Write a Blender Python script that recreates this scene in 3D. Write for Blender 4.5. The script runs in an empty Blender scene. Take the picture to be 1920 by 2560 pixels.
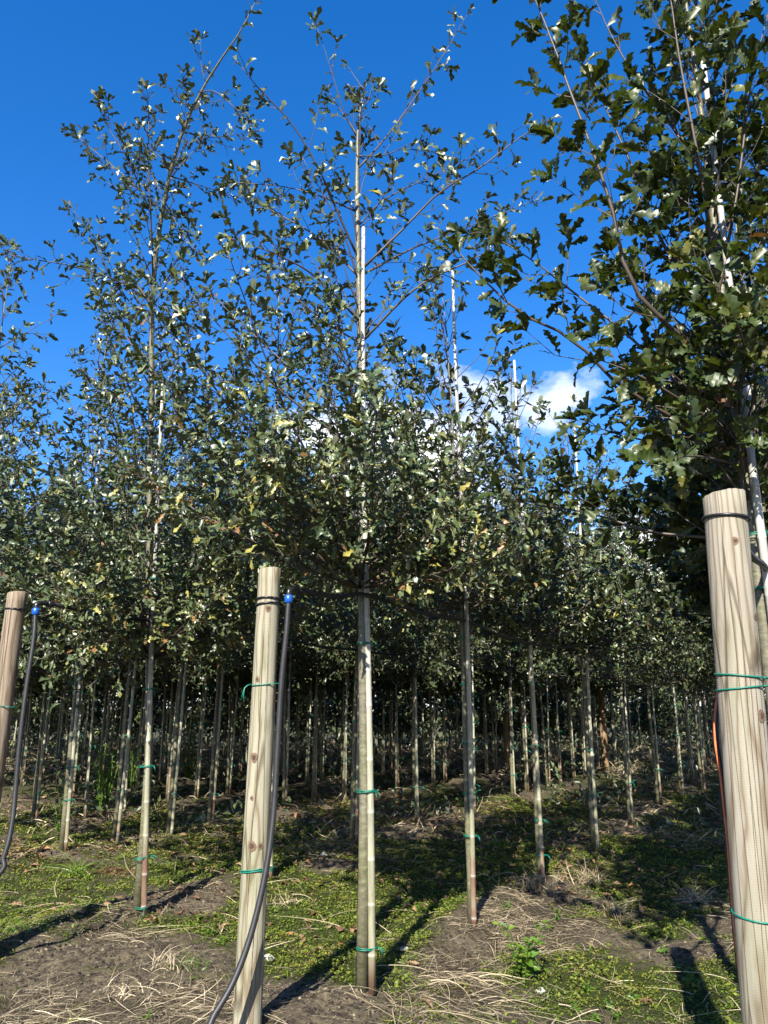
import bpy, math, random
import numpy as np
from mathutils import Vector, Matrix

# ------------------------------------------------------------------ camera, sky, sun, exposure
S = bpy.context.scene
COL = S.collection
F, CX, CY, PITCH, EYE = 1900.0, 960.0, 1280.0, math.radians(14.6), 1.6
cam_d = bpy.data.cameras.new('camera')
cam_d.sensor_fit = 'VERTICAL'; cam_d.sensor_height = 36.0; cam_d.lens = F / 2560 * 36
cam_d.clip_start = 0.05; cam_d.clip_end = 3000
cam = bpy.data.objects.new('camera', cam_d); COL.objects.link(cam)
cam.location = (0, 0, EYE); cam.rotation_euler = (math.pi / 2 + PITCH, 0, 0)
S.camera = cam
S.render.resolution_x, S.render.resolution_y = 768, 1024

SUN_EL = math.radians(37)
SUN_DIR = Vector((-0.24, -0.97, 0)).normalized() * math.cos(SUN_EL) + Vector((0, 0, math.sin(SUN_EL)))
SUN_AZ = math.atan2(SUN_DIR.x, SUN_DIR.y)
world = bpy.data.worlds.new('World'); S.world = world; world.use_nodes = True
wt = world.node_tree; wn = wt.nodes; wl = wt.links; wn.clear()
sky = wn.new('ShaderNodeTexSky'); sky.sky_type = 'NISHITA'; sky.sun_disc = False
sky.sun_elevation = SUN_EL; sky.sun_rotation = SUN_AZ
sky.air_density = 1.1; sky.dust_density = 0.15; sky.ozone_density = 4.0; sky.altitude = 50
bg = wn.new('ShaderNodeBackground'); bg.inputs['Strength'].default_value = 0.076
hs = wn.new('ShaderNodeHueSaturation'); hs.inputs['Saturation'].default_value = 1.34
hs.inputs['Value'].default_value = 1.08
tn = wn.new('ShaderNodeMixRGB'); tn.blend_type = 'MULTIPLY'; tn.inputs[0].default_value = 1; tn.inputs[2].default_value = (1.1, .97, 1.16, 1)
wl.new(sky.outputs[0], hs.inputs['Color']); wl.new(hs.outputs[0], tn.inputs[1]); wl.new(tn.outputs[0], bg.inputs['Color'])
cl = wn.new('ShaderNodeBackground'); cl.inputs['Color'].default_value = (0.96, 0.98, 1, 1); cl.inputs['Strength'].default_value = 0.62
tc = wn.new('ShaderNodeTexCoord'); sep = wn.new('ShaderNodeSeparateXYZ'); wl.new(tc.outputs['Generated'], sep.inputs[0])
mp = wn.new('ShaderNodeMapping'); mp.inputs['Scale'].default_value = (3.4, 3.4, 5.5); mp.inputs['Location'].default_value = (0.35, 1.1, 0.2)
wl.new(tc.outputs['Generated'], mp.inputs[0])
nz = wn.new('ShaderNodeTexNoise'); nz.inputs['Scale'].default_value = 1.0; nz.inputs['Detail'].default_value = 9; nz.inputs['Roughness'].default_value = 0.55
wl.new(mp.outputs[0], nz.inputs['Vector'])
m1 = wn.new('ShaderNodeMath'); m1.operation = 'MULTIPLY_ADD'   # (z)*-k + c
m1.inputs[1].default_value = -1.75; m1.inputs[2].default_value = -0.60
wl.new(sep.outputs['Z'], m1.inputs[0])
m2 = wn.new('ShaderNodeMath'); m2.operation = 'MULTIPLY_ADD'; m2.inputs[1].default_value = 2.4; wl.new(nz.outputs['Fac'], m2.inputs[0]); wl.new(m1.outputs[0], m2.inputs[2])
rp = wn.new('ShaderNodeValToRGB'); rp.color_ramp.elements[0].position = 0.16; rp.color_ramp.elements[1].position = 0.40
wl.new(m2.outputs[0], rp.inputs[0])
mx = wn.new('ShaderNodeMixShader'); wl.new(rp.outputs[0], mx.inputs[0]); wl.new(bg.outputs[0], mx.inputs[1]); wl.new(cl.outputs[0], mx.inputs[2])
wo = wn.new('ShaderNodeOutputWorld'); wl.new(mx.outputs[0], wo.inputs['Surface'])

sun_d = bpy.data.lights.new('sun', 'SUN'); sun_d.energy = 5.0; sun_d.angle = math.radians(0.5); sun_d.color = (1, 0.945, 0.84)
sun = bpy.data.objects.new('sun', sun_d); COL.objects.link(sun)
sun.rotation_euler = (-SUN_DIR).to_track_quat('-Z', 'Y').to_euler(); sun.location = SUN_DIR * 60
vs = S.view_settings; vs.view_transform = 'Standard'; vs.look = 'None'; vs.exposure = 1.45; vs.gamma = 1
S.cycles.max_bounces = 3; S.cycles.diffuse_bounces = 2; S.cycles.glossy_bounces = 1; S.cycles.transmission_bounces = 2; S.cycles.use_adaptive_sampling = True; S.cycles.adaptive_threshold = 0.025; S.cycles.caustics_reflective = False; S.cycles.caustics_refractive = False

# ------------------------------------------------------------------ helpers
RNG = np.random.default_rng(7)
def ray(px, py):
    x = (px - CX) / F; v = -(py - CY) / F
    return np.array([x, math.cos(PITCH) - v * math.sin(PITCH), math.sin(PITCH) + v * math.cos(PITCH)])
def at(px, py, Y):
    r = ray(px, py); r = r * (Y / r[1]); r[2] += EYE; return r
def gp(px, py, z=0.0):
    r = ray(px, py); r = r * ((z - EYE) / r[2]); return r[0], r[1]

def _hash(ix, iy, s):
    n = (ix.astype(np.int64) * 374761393 + iy.astype(np.int64) * 668265263 + s * 1442695041) & 0x7fffffff
    n = ((n ^ (n >> 13)) * 1274126177) & 0x7fffffff
    return ((n ^ (n >> 16)) & 0xffff) / 65535.0
def vnoise(x, y, s=0):
    ix = np.floor(x); iy = np.floor(y); fx = x - ix; fy = y - iy
    fx = fx * fx * (3 - 2 * fx); fy = fy * fy * (3 - 2 * fy)
    a = _hash(ix, iy, s); b = _hash(ix + 1, iy, s); c = _hash(ix, iy + 1, s); d = _hash(ix + 1, iy + 1, s)
    return (a * (1 - fx) + b * fx) * (1 - fy) + (c * (1 - fx) + d * fx) * fy
def fbm(x, y, s=0, o=4):
    v = 0; a = 0.5; t = 0
    for i in range(o):
        v = v + a * vnoise(x * 2 ** i + i * 17.3, y * 2 ** i - i * 9.1, s + i); t += a; a *= 0.5
    return v / t

P1 = np.array([-0.66, 4.23]); U = np.array([0.482, 0.876]); N = np.array([-0.876, 0.482])
def rowpos(t, s): return P1 + U * t + N * s

def ground_h(x, y):
    x = np.asarray(x, float); y = np.asarray(y, float)
    s = (x - P1[0]) * N[0] + (y - P1[1]) * N[1]
    m = np.abs((s + 1.2) % 2.4 - 1.2)
    mound = 0.09 * np.exp(-(m / 0.42) ** 2)
    h = mound * (0.5 + fbm(x * 0.9, y * 0.9, 3)) + 0.16 * (fbm(x * 0.7, y * 0.7, 11) - 0.5) + 0.07 * (fbm(x * 2.6, y * 2.6, 5) - 0.5) + 0.06 * (fbm(x * 7, y * 7, 23, 3) - 0.5) + 0.022 * (fbm(x * 19, y * 19, 29, 2) - 0.5)
    d = np.hypot(x, y)
    return h * np.clip(1.6 - d / 60, 0, 1)
def gz(x, y): return float(ground_h(np.array([x]), np.array([y]))[0])

def mesh_np(name, v, tri, mats, attrs=None, smooth=True):
    v = np.ascontiguousarray(v, np.float32); tri = np.ascontiguousarray(tri, np.int32)
    me = bpy.data.meshes.new(name)
    me.vertices.add(len(v)); me.vertices.foreach_set('co', v.ravel())
    me.loops.add(tri.size); me.loops.foreach_set('vertex_index', tri.ravel())
    me.polygons.add(len(tri)); me.polygons.foreach_set('loop_start', np.arange(0, tri.size, 3, dtype=np.int32))
    try: me.polygons.foreach_set('loop_total', np.full(len(tri), 3, np.int32))
    except Exception: pass
    me.polygons.foreach_set('use_smooth', np.full(len(tri), smooth, bool))
    for k, a in (attrs or {}).items():
        at_ = me.attributes.new(k, 'FLOAT', 'POINT'); at_.data.foreach_set('value', np.ascontiguousarray(a, np.float32))
    me.update(calc_edges=True)
    for m in (mats if isinstance(mats, (list, tuple)) else [mats]): me.materials.append(m)
    return me
def ob(name, me, parent=None, loc=None):
    o = bpy.data.objects.new(name, me); COL.objects.link(o)
    if parent is not None: o.parent = parent
    if loc is not None: o.location = loc
    return o
def tag(o, label=None, cat=None, group=None, kind=None):
    if label: o['label'] = label
    if cat: o['category'] = cat
    if group: o['group'] = group
    if kind: o['kind'] = kind
    return o
def empty(name, loc):
    o = bpy.data.objects.new(name, None); COL.objects.link(o); o.location = loc; o.empty_display_size = 0.1; return o

class Geo:
    """collects triangles"""
    def __init__(s): s.v = []; s.t = []; s.n = 0; s.a = []
    def add(s, v, t, a=0.5):
        v = np.asarray(v, float); s.v.append(v); s.t.append(np.asarray(t, int) + s.n); s.n += len(v)
        s.a.append(np.full(len(v), a) if np.isscalar(a) else a)
    def tube(s, pts, rad, sides=6, cap=True, a=0.5, bump=None):
        pts = np.asarray(pts, float); n = len(pts); rad = np.full(n, rad) if np.isscalar(rad) else np.asarray(rad, float)
        tan = np.gradient(pts, axis=0); tan /= np.linalg.norm(tan, axis=1)[:, None] + 1e-12
        ref = np.array([0, 0, 1.0]) if abs(tan[0][2]) < 0.9 else np.array([1.0, 0, 0])
        x = np.cross(tan[0], ref); x /= np.linalg.norm(x); X = [x]
        for i in range(1, n):
            x = X[-1] - tan[i] * np.dot(X[-1], tan[i]); x /= np.linalg.norm(x) + 1e-12; X.append(x)
        X = np.array(X); Yv = np.cross(tan, X)
        th = np.linspace(0, 2 * math.pi, sides, endpoint=False)
        R = rad[:, None]
        if bump is not None: R = R * bump
        else: R = np.repeat(R, sides, 1)
        v = pts[:, None, :] + R[:, :, None] * (np.cos(th)[None, :, None] * X[:, None, :] + np.sin(th)[None, :, None] * Yv[:, None, :])
        v = v.reshape(-1, 3)
        i = np.arange(n - 1)[:, None] * sides; j = np.arange(sides)[None, :]; k = (j + 1) % sides
        A = i + j; B = i + k; C = A + sides; D = B + sides
        t = np.concatenate([np.stack([A, B, D], -1).reshape(-1, 3), np.stack([A, D, C], -1).reshape(-1, 3)])
        if cap:
            v = np.vstack([v, pts[0], pts[-1]]); c0 = n * sides; c1 = c0 + 1; jj = np.arange(sides); kk = (jj + 1) % sides
            t = np.concatenate([t, np.stack([np.full(sides, c0), kk, jj], -1), np.stack([np.full(sides, c1), (n - 1) * sides + jj, (n - 1) * sides + kk], -1)])
        s.add(v, t, a)
    def mesh(s, name, mat, smooth=True):
        return mesh_np(name, np.vstack(s.v), np.vstack(s.t), mat, {'tint': np.concatenate(s.a)}, smooth)

def spline(pts, n):
    """Catmull-Rom through control points"""
    p = np.asarray(pts, float); p = np.vstack([2 * p[0] - p[1], p, 2 * p[-1] - p[-2]]); out = []
    m = len(p) - 3
    for q in np.linspace(0, m - 1e-6, n):
        i = int(q); t = q - i; a, b, c, d = p[i:i + 4]
        out.append(0.5 * ((2 * b) + (c - a) * t + (2 * a - 5 * b + 4 * c - d) * t * t + (3 * b - a - 3 * c + d) * t ** 3))
    return np.array(out)

# ------------------------------------------------------------------ materials
def mat(name):
    m = bpy.data.materials.new(name); m.use_nodes = True
    nt = m.node_tree; b = nt.nodes['Principled BSDF']; return m, nt, b
def ramp(nt, stops):
    r = nt.nodes.new('ShaderNodeValToRGB'); e = r.color_ramp.elements
    while len(e) > 1: e.remove(e[-1])
    e[0].position = stops[0][0]; e[0].color = (*stops[0][1], 1)
    for p, c in stops[1:]:
        q = e.new(p); q.color = (*c, 1)
    return r
def node(nt, typ, **kw):
    n = nt.nodes.new(typ)
    for k, v in kw.items():
        if k in n.inputs: n.inputs[k].default_value = v
        else: setattr(n, k, v)
    return n

def leaf_mat(name, stops, back, rough=0.45, transl=0.22, spec=0.5):
    m, nt, b = mat(name); L = nt.links
    a = node(nt, 'ShaderNodeAttribute', attribute_name='tint')
    r = ramp(nt, stops); L.new(a.outputs['Fac'], r.inputs[0])
    tcn = node(nt, 'ShaderNodeTexCoord'); nn = node(nt, 'ShaderNodeTexNoise', Scale=60.0, Detail=2.0); L.new(tcn.outputs['Object'], nn.inputs['Vector'])
    mr = node(nt, 'ShaderNodeMapRange'); mr.inputs['From Min'].default_value = .3; mr.inputs['From Max'].default_value = .7; mr.inputs['To Min'].default_value = .75; mr.inputs['To Max'].default_value = 1.25
    L.new(nn.outputs['Fac'], mr.inputs['Value'])
    mm = node(nt, 'ShaderNodeMixRGB', blend_type='MULTIPLY'); mm.inputs[0].default_value = 1
    L.new(r.outputs[0], mm.inputs[1]); L.new(mr.outputs[0], mm.inputs[2])
    g = node(nt, 'ShaderNodeNewGeometry'); mb = node(nt, 'ShaderNodeMixRGB'); mb.inputs[2].default_value = (*back, 1)
    mf = node(nt, 'ShaderNodeMath', operation='MULTIPLY'); mf.inputs[1].default_value = 0.7; L.new(g.outputs['Backfacing'], mf.inputs[0])
    L.new(mf.outputs[0], mb.inputs[0]); L.new(mm.outputs[0], mb.inputs[1])
    L.new(mb.outputs[0], b.inputs['Base Color']); b.inputs['Roughness'].default_value = rough; b.inputs['Specular IOR Level'].default_value = spec
    tr = node(nt, 'ShaderNodeBsdfTranslucent'); hv = node(nt, 'ShaderNodeMixRGB', blend_type='MULTIPLY'); hv.inputs[0].default_value = 1; hv.inputs[2].default_value = (1.3, 1.25, .45, 1)
    L.new(mm.outputs[0], hv.inputs[1]); L.new(hv.outputs[0], tr.inputs['Color'])
    ms = node(nt, 'ShaderNodeMixShader'); ms.inputs[0].default_value = transl
    L.new(b.outputs[0], ms.inputs[1]); L.new(tr.outputs[0], ms.inputs[2]); L.new(ms.outputs[0], nt.nodes['Material Output'].inputs['Surface'])
    return m
OAK = [(0, (.030, .046, .018)), (.4, (.050, .076, .030)), (.7, (.092, .115, .046)), (.90, (.17, .175, .06)), (.96, (.27, .25, .05)), (1, (.18, .10, .04))]
M_LEAF = leaf_mat('oak_leaf_green', OAK, (.115, .125, .078), 0.38, 0.12, 0.55)
M_LEAF_B = leaf_mat('oak_leaf_broad', [(0, (.022, .038, .008)), (.5, (.036, .056, .010)), (.85, (.065, .080, .014)), (.95, (.12, .115, .02)), (1, (.12, .06, .025))], (.06, .075, .035), 0.42, 0.25, 0.45)
M_FRESH = leaf_mat('fresh_leaf', [(0, (.05, .11, .015)), (.6, (.09, .17, .02)), (1, (.16, .22, .03))], (.12, .18, .05), 0.42, 0.3)
M_MOSS = leaf_mat('moss_leaflet', [(0, (.045, .080, .010)), (.45, (.090, .130, .014)), (.7, (.15, .165, .020)), (.88, (.19, .17, .035)), (1, (.15, .09, .035))], (.09, .12, .03), 0.6, 0.2, .25)
M_DEAD = leaf_mat('dead_leaf', [(0, (.06, .03, .018)), (.5, (.15, .085, .045)), (.85, (.26, .17, .10)), (1, (.34, .12, .04))], (.2, .14, .09), 0.6, 0.1, .3)
M_STRAW = leaf_mat('dry_straw', [(0, (.08, .06, .036)), (.5, (.25, .20, .125)), (1, (.48, .40, .27))], (.25, .20, .12), 0.6, 0.08, .35)

def bark():
    m, nt, b = mat('oak_bark'); L = nt.links
    tcn = node(nt, 'ShaderNodeTexCoord')
    mpn = node(nt, 'ShaderNodeMapping'); mpn.inputs['Scale'].default_value = (14, 14, 34); L.new(tcn.outputs['Object'], mpn.inputs[0])
    n1 = node(nt, 'ShaderNodeTexNoise', Scale=1.6, Detail=6.0, Roughness=.65); L.new(mpn.outputs[0], n1.inputs['Vector'])
    n2 = node(nt, 'ShaderNodeTexNoise', Scale=2.2, Detail=4.0); L.new(tcn.outputs['Object'], n2.inputs['Vector'])
    r1 = ramp(nt, [(.25, (.06, .055, .04)), (.5, (.115, .108, .08)), (.64, (.16, .152, .118)), (.74, (.28, .27, .225))]); L.new(n1.outputs['Fac'], r1.inputs[0])
    r2 = ramp(nt, [(.35, (.85, .9, .6)), (.65, (1.05, 1, .95))]); L.new(n2.outputs['Fac'], r2.inputs[0])
    mm = node(nt, 'ShaderNodeMixRGB', blend_type='MULTIPLY'); mm.inputs[0].default_value = 1; L.new(r1.outputs[0], mm.inputs[1]); L.new(r2.outputs[0], mm.inputs[2])
    L.new(mm.outputs[0], b.inputs['Base Color']); b.inputs['Roughness'].default_value = .5; b.inputs['Specular IOR Level'].default_value = .45
    bp = node(nt, 'ShaderNodeBump', Strength=.5, Distance=.004); L.new(n1.outputs['Fac'], bp.inputs['Height']); L.new(bp.outputs[0], b.inputs['Normal'])
    return m
M_BARK = bark()
def twigm():
    m, nt, b = mat('twig_bark'); b.inputs['Base Color'].default_value = (.060, .044, .033, 1); b.inputs['Roughness'].default_value = .55; return m
M_TWIG = twigm()
def bamboo():
    m, nt, b = mat('bamboo'); L = nt.links
    tcn = node(nt, 'ShaderNodeTexCoord'); sp = node(nt, 'ShaderNodeSeparateXYZ'); L.new(tcn.outputs['Object'], sp.inputs[0])
    oi = node(nt, 'ShaderNodeObjectInfo')
    n1 = node(nt, 'ShaderNodeTexNoise', Scale=2.3, Detail=3.0); 
    ad = node(nt, 'ShaderNodeVectorMath', operation='ADD'); L.new(tcn.outputs['Object'], ad.inputs[0])
    cb = node(nt, 'ShaderNodeCombineXYZ'); mu = node(nt, 'ShaderNodeMath', operation='MULTIPLY'); mu.inputs[1].default_value = 37; L.new(oi.outputs['Random'], mu.inputs[0]); L.new(mu.outputs[0], cb.inputs['Z'])
    L.new(cb.outputs[0], ad.inputs[1]); L.new(ad.outputs[0], n1.inputs['Vector'])
    q = node(nt, 'ShaderNodeMath', operation='MULTIPLY_ADD'); q.inputs[1].default_value = 2.2; q.inputs[2].default_value = -1.2; L.new(n1.outputs['Fac'], q.inputs[0])
    q2 = node(nt, 'ShaderNodeMath', operation='MULTIPLY_ADD'); q2.inputs[1].default_value = .6; L.new(oi.outputs['Random'], q2.inputs[0]); L.new(q.outputs[0], q2.inputs[2])
    s = node(nt, 'ShaderNodeMath', operation='ADD'); L.new(sp.outputs['Z'], s.inputs[0]); L.new(q2.outputs[0], s.inputs[1])
    d = node(nt, 'ShaderNodeMath', operation='DIVIDE'); d.inputs[1].default_value = 5; L.new(s.outputs[0], d.inputs[0])
    r = ramp(nt, [(0, (.14, .075, .05)), (.06, (.17, .105, .07)), (.12, (.23, .22, .145)), (.30, (.29, .29, .215)), (.40, (.33, .32, .27)), (.52, (.37, .36, .32)), (1, (.42, .41, .38))]); L.new(d.outputs[0], r.inputs[0])
    mpn = node(nt, 'ShaderNodeMapping'); mpn.inputs['Scale'].default_value = (60, 60, 5); L.new(tcn.outputs['Object'], mpn.inputs[0])
    n2 = node(nt, 'ShaderNodeTexNoise', Scale=1.0, Detail=5.0, Roughness=.7); L.new(mpn.outputs[0], n2.inputs['Vector'])
    r2 = ramp(nt, [(.3, (.6, .58, .55)), (.55, (1, 1, 1)), (.8, (1.2, 1.2, 1.15))]); L.new(n2.outputs['Fac'], r2.inputs[0])
    mm = node(nt, 'ShaderNodeMixRGB', blend_type='MULTIPLY'); mm.inputs[0].default_value = 1; L.new(r.outputs[0], mm.inputs[1]); L.new(r2.outputs[0], mm.inputs[2])
    at_ = node(nt, 'ShaderNodeAttribute', attribute_name='tint'); mn = node(nt, 'ShaderNodeMixRGB'); mn.inputs[2].default_value = (.5, .48, .42, 1)
    L.new(at_.outputs['Fac'], mn.inputs[0]); L.new(mm.outputs[0], mn.inputs[1])
    L.new(mn.outputs[0], b.inputs['Base Color']); b.inputs['Roughness'].default_value = .42
    return m
M_BAMBOO = bamboo()
def woodm(name, tone, seed, pale=1.0):
    m, nt, b = mat(name); L = nt.links
    tcn = node(nt, 'ShaderNodeTexCoord')
    mpn = node(nt, 'ShaderNodeMapping'); mpn.inputs['Location'].default_value = (.018 + seed * .3 % .02, .012, seed * 1.7); mpn.inputs['Rotation'].default_value = (.016, .022, seed); mpn.inputs['Scale'].default_value = (1, 1, .16)
    L.new(tcn.outputs['Object'], mpn.inputs[0])
    n0 = node(nt, 'ShaderNodeTexNoise', Scale=9.0, Detail=2.0); L.new(mpn.outputs[0], n0.inputs['Vector'])
    w = node(nt, 'ShaderNodeTexWave', wave_type='RINGS', rings_direction='Z', wave_profile='SIN'); w.inputs['Scale'].default_value = 21; w.inputs['Distortion'].default_value = 6.5; w.inputs['Detail'].default_value = 2.5; w.inputs['Detail Scale'].default_value = .8; w.inputs['Detail Roughness'].default_value = .4
    L.new(mpn.outputs[0], w.inputs['Vector'])
    r = ramp(nt, [(0, tuple(c * 1.08 for c in tone)), (.55, tone), (.86, (tone[0] * .84, tone[1] * .79, tone[2] * .73)), (1, (tone[0] * .62, tone[1] * .55, tone[2] * .48))]); L.new(w.outputs['Fac'], r.inputs[0])
    # fine grain along the pole
    m3 = node(nt, 'ShaderNodeMapping'); m3.inputs['Scale'].default_value = (110, 110, 5); L.new(tcn.outputs['Object'], m3.inputs[0])
    n3 = node(nt, 'ShaderNodeTexNoise', Scale=1.0, Detail=4.0, Roughness=.65); L.new(m3.outputs[0], n3.inputs['Vector'])
    r3 = ramp(nt, [(.25, (.84, .83, .80)), (.6, (1.05, 1.05, 1.05))]); L.new(n3.outputs['Fac'], r3.inputs[0])
    # broad weathering: greenish preservative and bleached patches
    m4 = node(nt, 'ShaderNodeMapping'); m4.inputs['Scale'].default_value = (9, 9, 1.6); L.new(tcn.outputs['Object'], m4.inputs[0])
    n4 = node(nt, 'ShaderNodeTexNoise', Scale=1.0, Detail=5.0, Roughness=.6); L.new(m4.outputs[0], n4.inputs['Vector'])
    r4 = ramp(nt, [(.3, (.80, .84, .70)), (.5, (1, 1, .98)), (.7, (1.16, 1.12, 1.12))]); L.new(n4.outputs['Fac'], r4.inputs[0])
    # drying cracks: thin dark lines
    m5 = node(nt, 'ShaderNodeMapping'); m5.inputs['Scale'].default_value = (15, 15, .5); m5.inputs['Location'].default_value = (seed, 0, seed); L.new(tcn.outputs['Object'], m5.inputs[0])
    n5 = node(nt, 'ShaderNodeTexVoronoi', feature='DISTANCE_TO_EDGE'); n5.inputs['Scale'].default_value = 1.0; L.new(m5.outputs[0], n5.inputs['Vector'])
    r5 = ramp(nt, [(0, (.22, .19, .16)), (.016, (.5, .46, .4)), (.03, (1, 1, 1))]); L.new(n5.outputs['Distance'], r5.inputs[0])
    # lathe marks across
    sp = node(nt, 'ShaderNodeSeparateXYZ'); L.new(tcn.outputs['Object'], sp.inputs[0])
    cur = r.outputs[0]
    for q in (r3, r4, r5):
        mm = node(nt, 'ShaderNodeMixRGB', blend_type='MULTIPLY'); mm.inputs[0].default_value = 1 if q is not r5 else .8
        L.new(cur, mm.inputs[1]); L.new(q.outputs[0], mm.inputs[2]); cur = mm.outputs[0]
    L.new(cur, b.inputs['Base Color']); b.inputs['Roughness'].default_value = .78; b.inputs['Specular IOR Level'].default_value = .25
    wv = node(nt, 'ShaderNodeTexWave', bands_direction='Z'); wv.inputs['Scale'].default_value = 40; wv.inputs['Distortion'].default_value = 1.5; L.new(tcn.outputs['Object'], wv.inputs['Vector'])
    ad = node(nt, 'ShaderNodeMath', operation='MULTIPLY_ADD'); ad.inputs[1].default_value = .16; L.new(wv.outputs['Fac'], ad.inputs[0]); L.new(n3.outputs['Fac'], ad.inputs[2])
    bp = node(nt, 'ShaderNodeBump', Strength=.35, Distance=.004); L.new(ad.outputs[0], bp.inputs['Height']); L.new(bp.outputs[0], b.inputs['Normal'])
    return m
M_WOOD = [woodm('pole_wood_brown', (.205, .165, .125), 0.4), woodm('pole_wood_green', (.235, .22, .165), 1.9), woodm('pole_wood_grey', (.225, .205, .165), 3.1), woodm('pole_wood_far', (.22, .15, .09), 5.2)]
def plain(name, c, rough=.5, spec=.5):
    m, nt, b = mat(name); L = nt.links
    tcn = node(nt, 'ShaderNodeTexCoord'); n = node(nt, 'ShaderNodeTexNoise', Scale=30.0, Detail=4.0); L.new(tcn.outputs['Object'], n.inputs['Vector'])
    r = ramp(nt, [(.3, tuple(x * .75 for x in c)), (.7, tuple(min(1, x * 1.25) for x in c))]); L.new(n.outputs['Fac'], r.inputs[0]); L.new(r.outputs[0], b.inputs['Base Color'])
    b.inputs['Roughness'].default_value = rough; b.inputs['Specular IOR Level'].default_value = spec; return m
M_HOSE = plain('black_polythene', (.016, .016, .018), .5, .4)
M_ORANGE = plain('orange_stripe', (.55, .13, .035), .5)
M_BLUE = plain('blue_plastic', (.006, .075, .34), .35)
M_BLACK = plain('black_plastic', (.012, .012, .014), .35)
M_TIE = plain('green_tie', (.0, .13, .085), .45)
M_KNOT = plain('wood_knot', (.115, .075, .045), .75)
M_KNOTD = plain('knot_heart', (.045, .022, .012), .8)
M_STONE = plain('pale_stone', (.30, .29, .26), .8)
M_SOILC = leaf_mat('soil_clod', [(0, (.012, .010, .008)), (.55, (.04, .033, .026)), (.8, (.10, .082, .058)), (1, (.20, .165, .115))], (.05, .045, .04), .95, 0.0, .1)

def ground_mat():
    m, nt, b = mat('nursery_soil'); L = nt.links
    tcn = node(nt, 'ShaderNodeTexCoord')
    n1 = node(nt, 'ShaderNodeTexNoise', Scale=15.0, Detail=9.0, Roughness=.72); L.new(tcn.outputs['Object'], n1.inputs['Vector'])
    n2 = node(nt, 'ShaderNodeTexNoise', Scale=90.0, Detail=5.0, Roughness=.7); L.new(tcn.outputs['Object'], n2.inputs['Vector'])
    soil = ramp(nt, [(.3, (.016, .013, .010)), (.42, (.072, .059, .042)), (.54, (.19, .152, .10)), (.68, (.36, .29, .19))]); L.new(n1.outputs['Fac'], soil.inputs[0])
    moss = ramp(nt, [(.3, (.012, .020, .004)), (.5, (.042, .058, .010)), (.7, (.10, .105, .025))]); L.new(n2.outputs['Fac'], moss.inputs[0])
    straw = ramp(nt, [(.32, (.016, .013, .009)), (.5, (.06, .047, .030)), (.72, (.22, .175, .11))]); L.new(n2.outputs['Fac'], straw.inputs[0])
    am = node(nt, 'ShaderNodeAttribute', attribute_name='moss'); ast = node(nt, 'ShaderNodeAttribute', attribute_name='straw')
    def soft(a, k):
        ad = node(nt, 'ShaderNodeMath', operation='ADD'); L.new(a.outputs['Fac'], ad.inputs[0])
        q = node(nt, 'ShaderNodeMath', operation='MULTIPLY_ADD'); q.inputs[1].default_value = k; q.inputs[2].default_value = -k / 2; L.new(n1.outputs['Fac'], q.inputs[0]); L.new(q.outputs[0], ad.inputs[1])
        mr = node(nt, 'ShaderNodeMapRange'); mr.inputs['From Min'].default_value = .36; mr.inputs['From Max'].default_value = .64; L.new(ad.outputs[0], mr.inputs['Value']); return mr
    s1 = soft(am, 2.6); s2 = soft(ast, 2.8)
    a = node(nt, 'ShaderNodeMixRGB'); L.new(s1.outputs[0], a.inputs[0]); L.new(soil.outputs[0], a.inputs[1]); L.new(moss.outputs[0], a.inputs[2])
    c = node(nt, 'ShaderNodeMixRGB'); L.new(s2.outputs[0], c.inputs[0]); L.new(a.outputs[0], c.inputs[1]); L.new(straw.outputs[0], c.inputs[2])
    L.new(c.outputs[0], b.inputs['Base Color']); b.inputs['Roughness'].default_value = .95; b.inputs['Specular IOR Level'].default_value = .15
    bp = node(nt, 'ShaderNodeBump', Strength=1.0, Distance=.035); 
    hh = node(nt, 'ShaderNodeMath', operation='ADD'); L.new(n1.outputs['Fac'], hh.inputs[0]); L.new(n2.outputs['Fac'], hh.inputs[1]); L.new(hh.outputs[0], bp.inputs['Height']); L.new(bp.outputs[0], b.inputs['Normal'])
    return m
M_GROUND = ground_mat()

# ------------------------------------------------------------------ the ground
STRAW_B = [(150, 2540, .55, 1), (420, 2500, .35, .7), (560, 2545, .3, .8), (1130, 2440, .42, 1), (1060, 2520, .35, .7), (1400, 2250, .5, 1.1), (1230, 2330, .3, .9), (1330, 2330, .35, .9), (1790, 2290, .4, .7), (470, 2290, .35, .6), (120, 2260, .35, .5), (1490, 2150, .5, .8), (1640, 2090, .6, .7), (330, 2360, .25, .6), (690, 2240, .3, .5), (240, 2060, .5, .6), (80, 2000, .9, .8), (950, 1880, 2.2, .8), (560, 1900, 2.0, .8)]
MOSS_B = [(800, 2300, .55, 1), (700, 2240, .5, .9), (830, 2380, .4, .9), (1480, 2450, .45, 1), (1620, 2500, .4, .6), (1790, 2500, .4, 1), (230, 2260, .35, .8), (1060, 2230, .7, .8), (1300, 2150, .8, .9), (560, 2170, .6, .8), (1000, 2330, .4, .7), (60, 2330, .3, .7), (720, 2440, .2, .7), (1620, 2230, .5, .8), (930, 2420, .3, .8), (1700, 2170, .7, .8)]
SOIL_B = [(480, 2390, .4, 1), (300, 2440, .35, .8), (880, 2550, .35, .9), (600, 2440, .3, .8), (1500, 2545, .3, 1), (760, 2400, .2, .8), (60, 2430, .3, .6), (1600, 2420, .35, .8), (1720, 2350, .35, .6)]
def blobs(L_, x, y):
    v = 0
    for px, py, r, a in L_:
        bx, by = gp(px, py); v = v + a * np.exp(-((x - bx) ** 2 + ((y - by) * .8) ** 2) / r ** 2)
    return v
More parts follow.
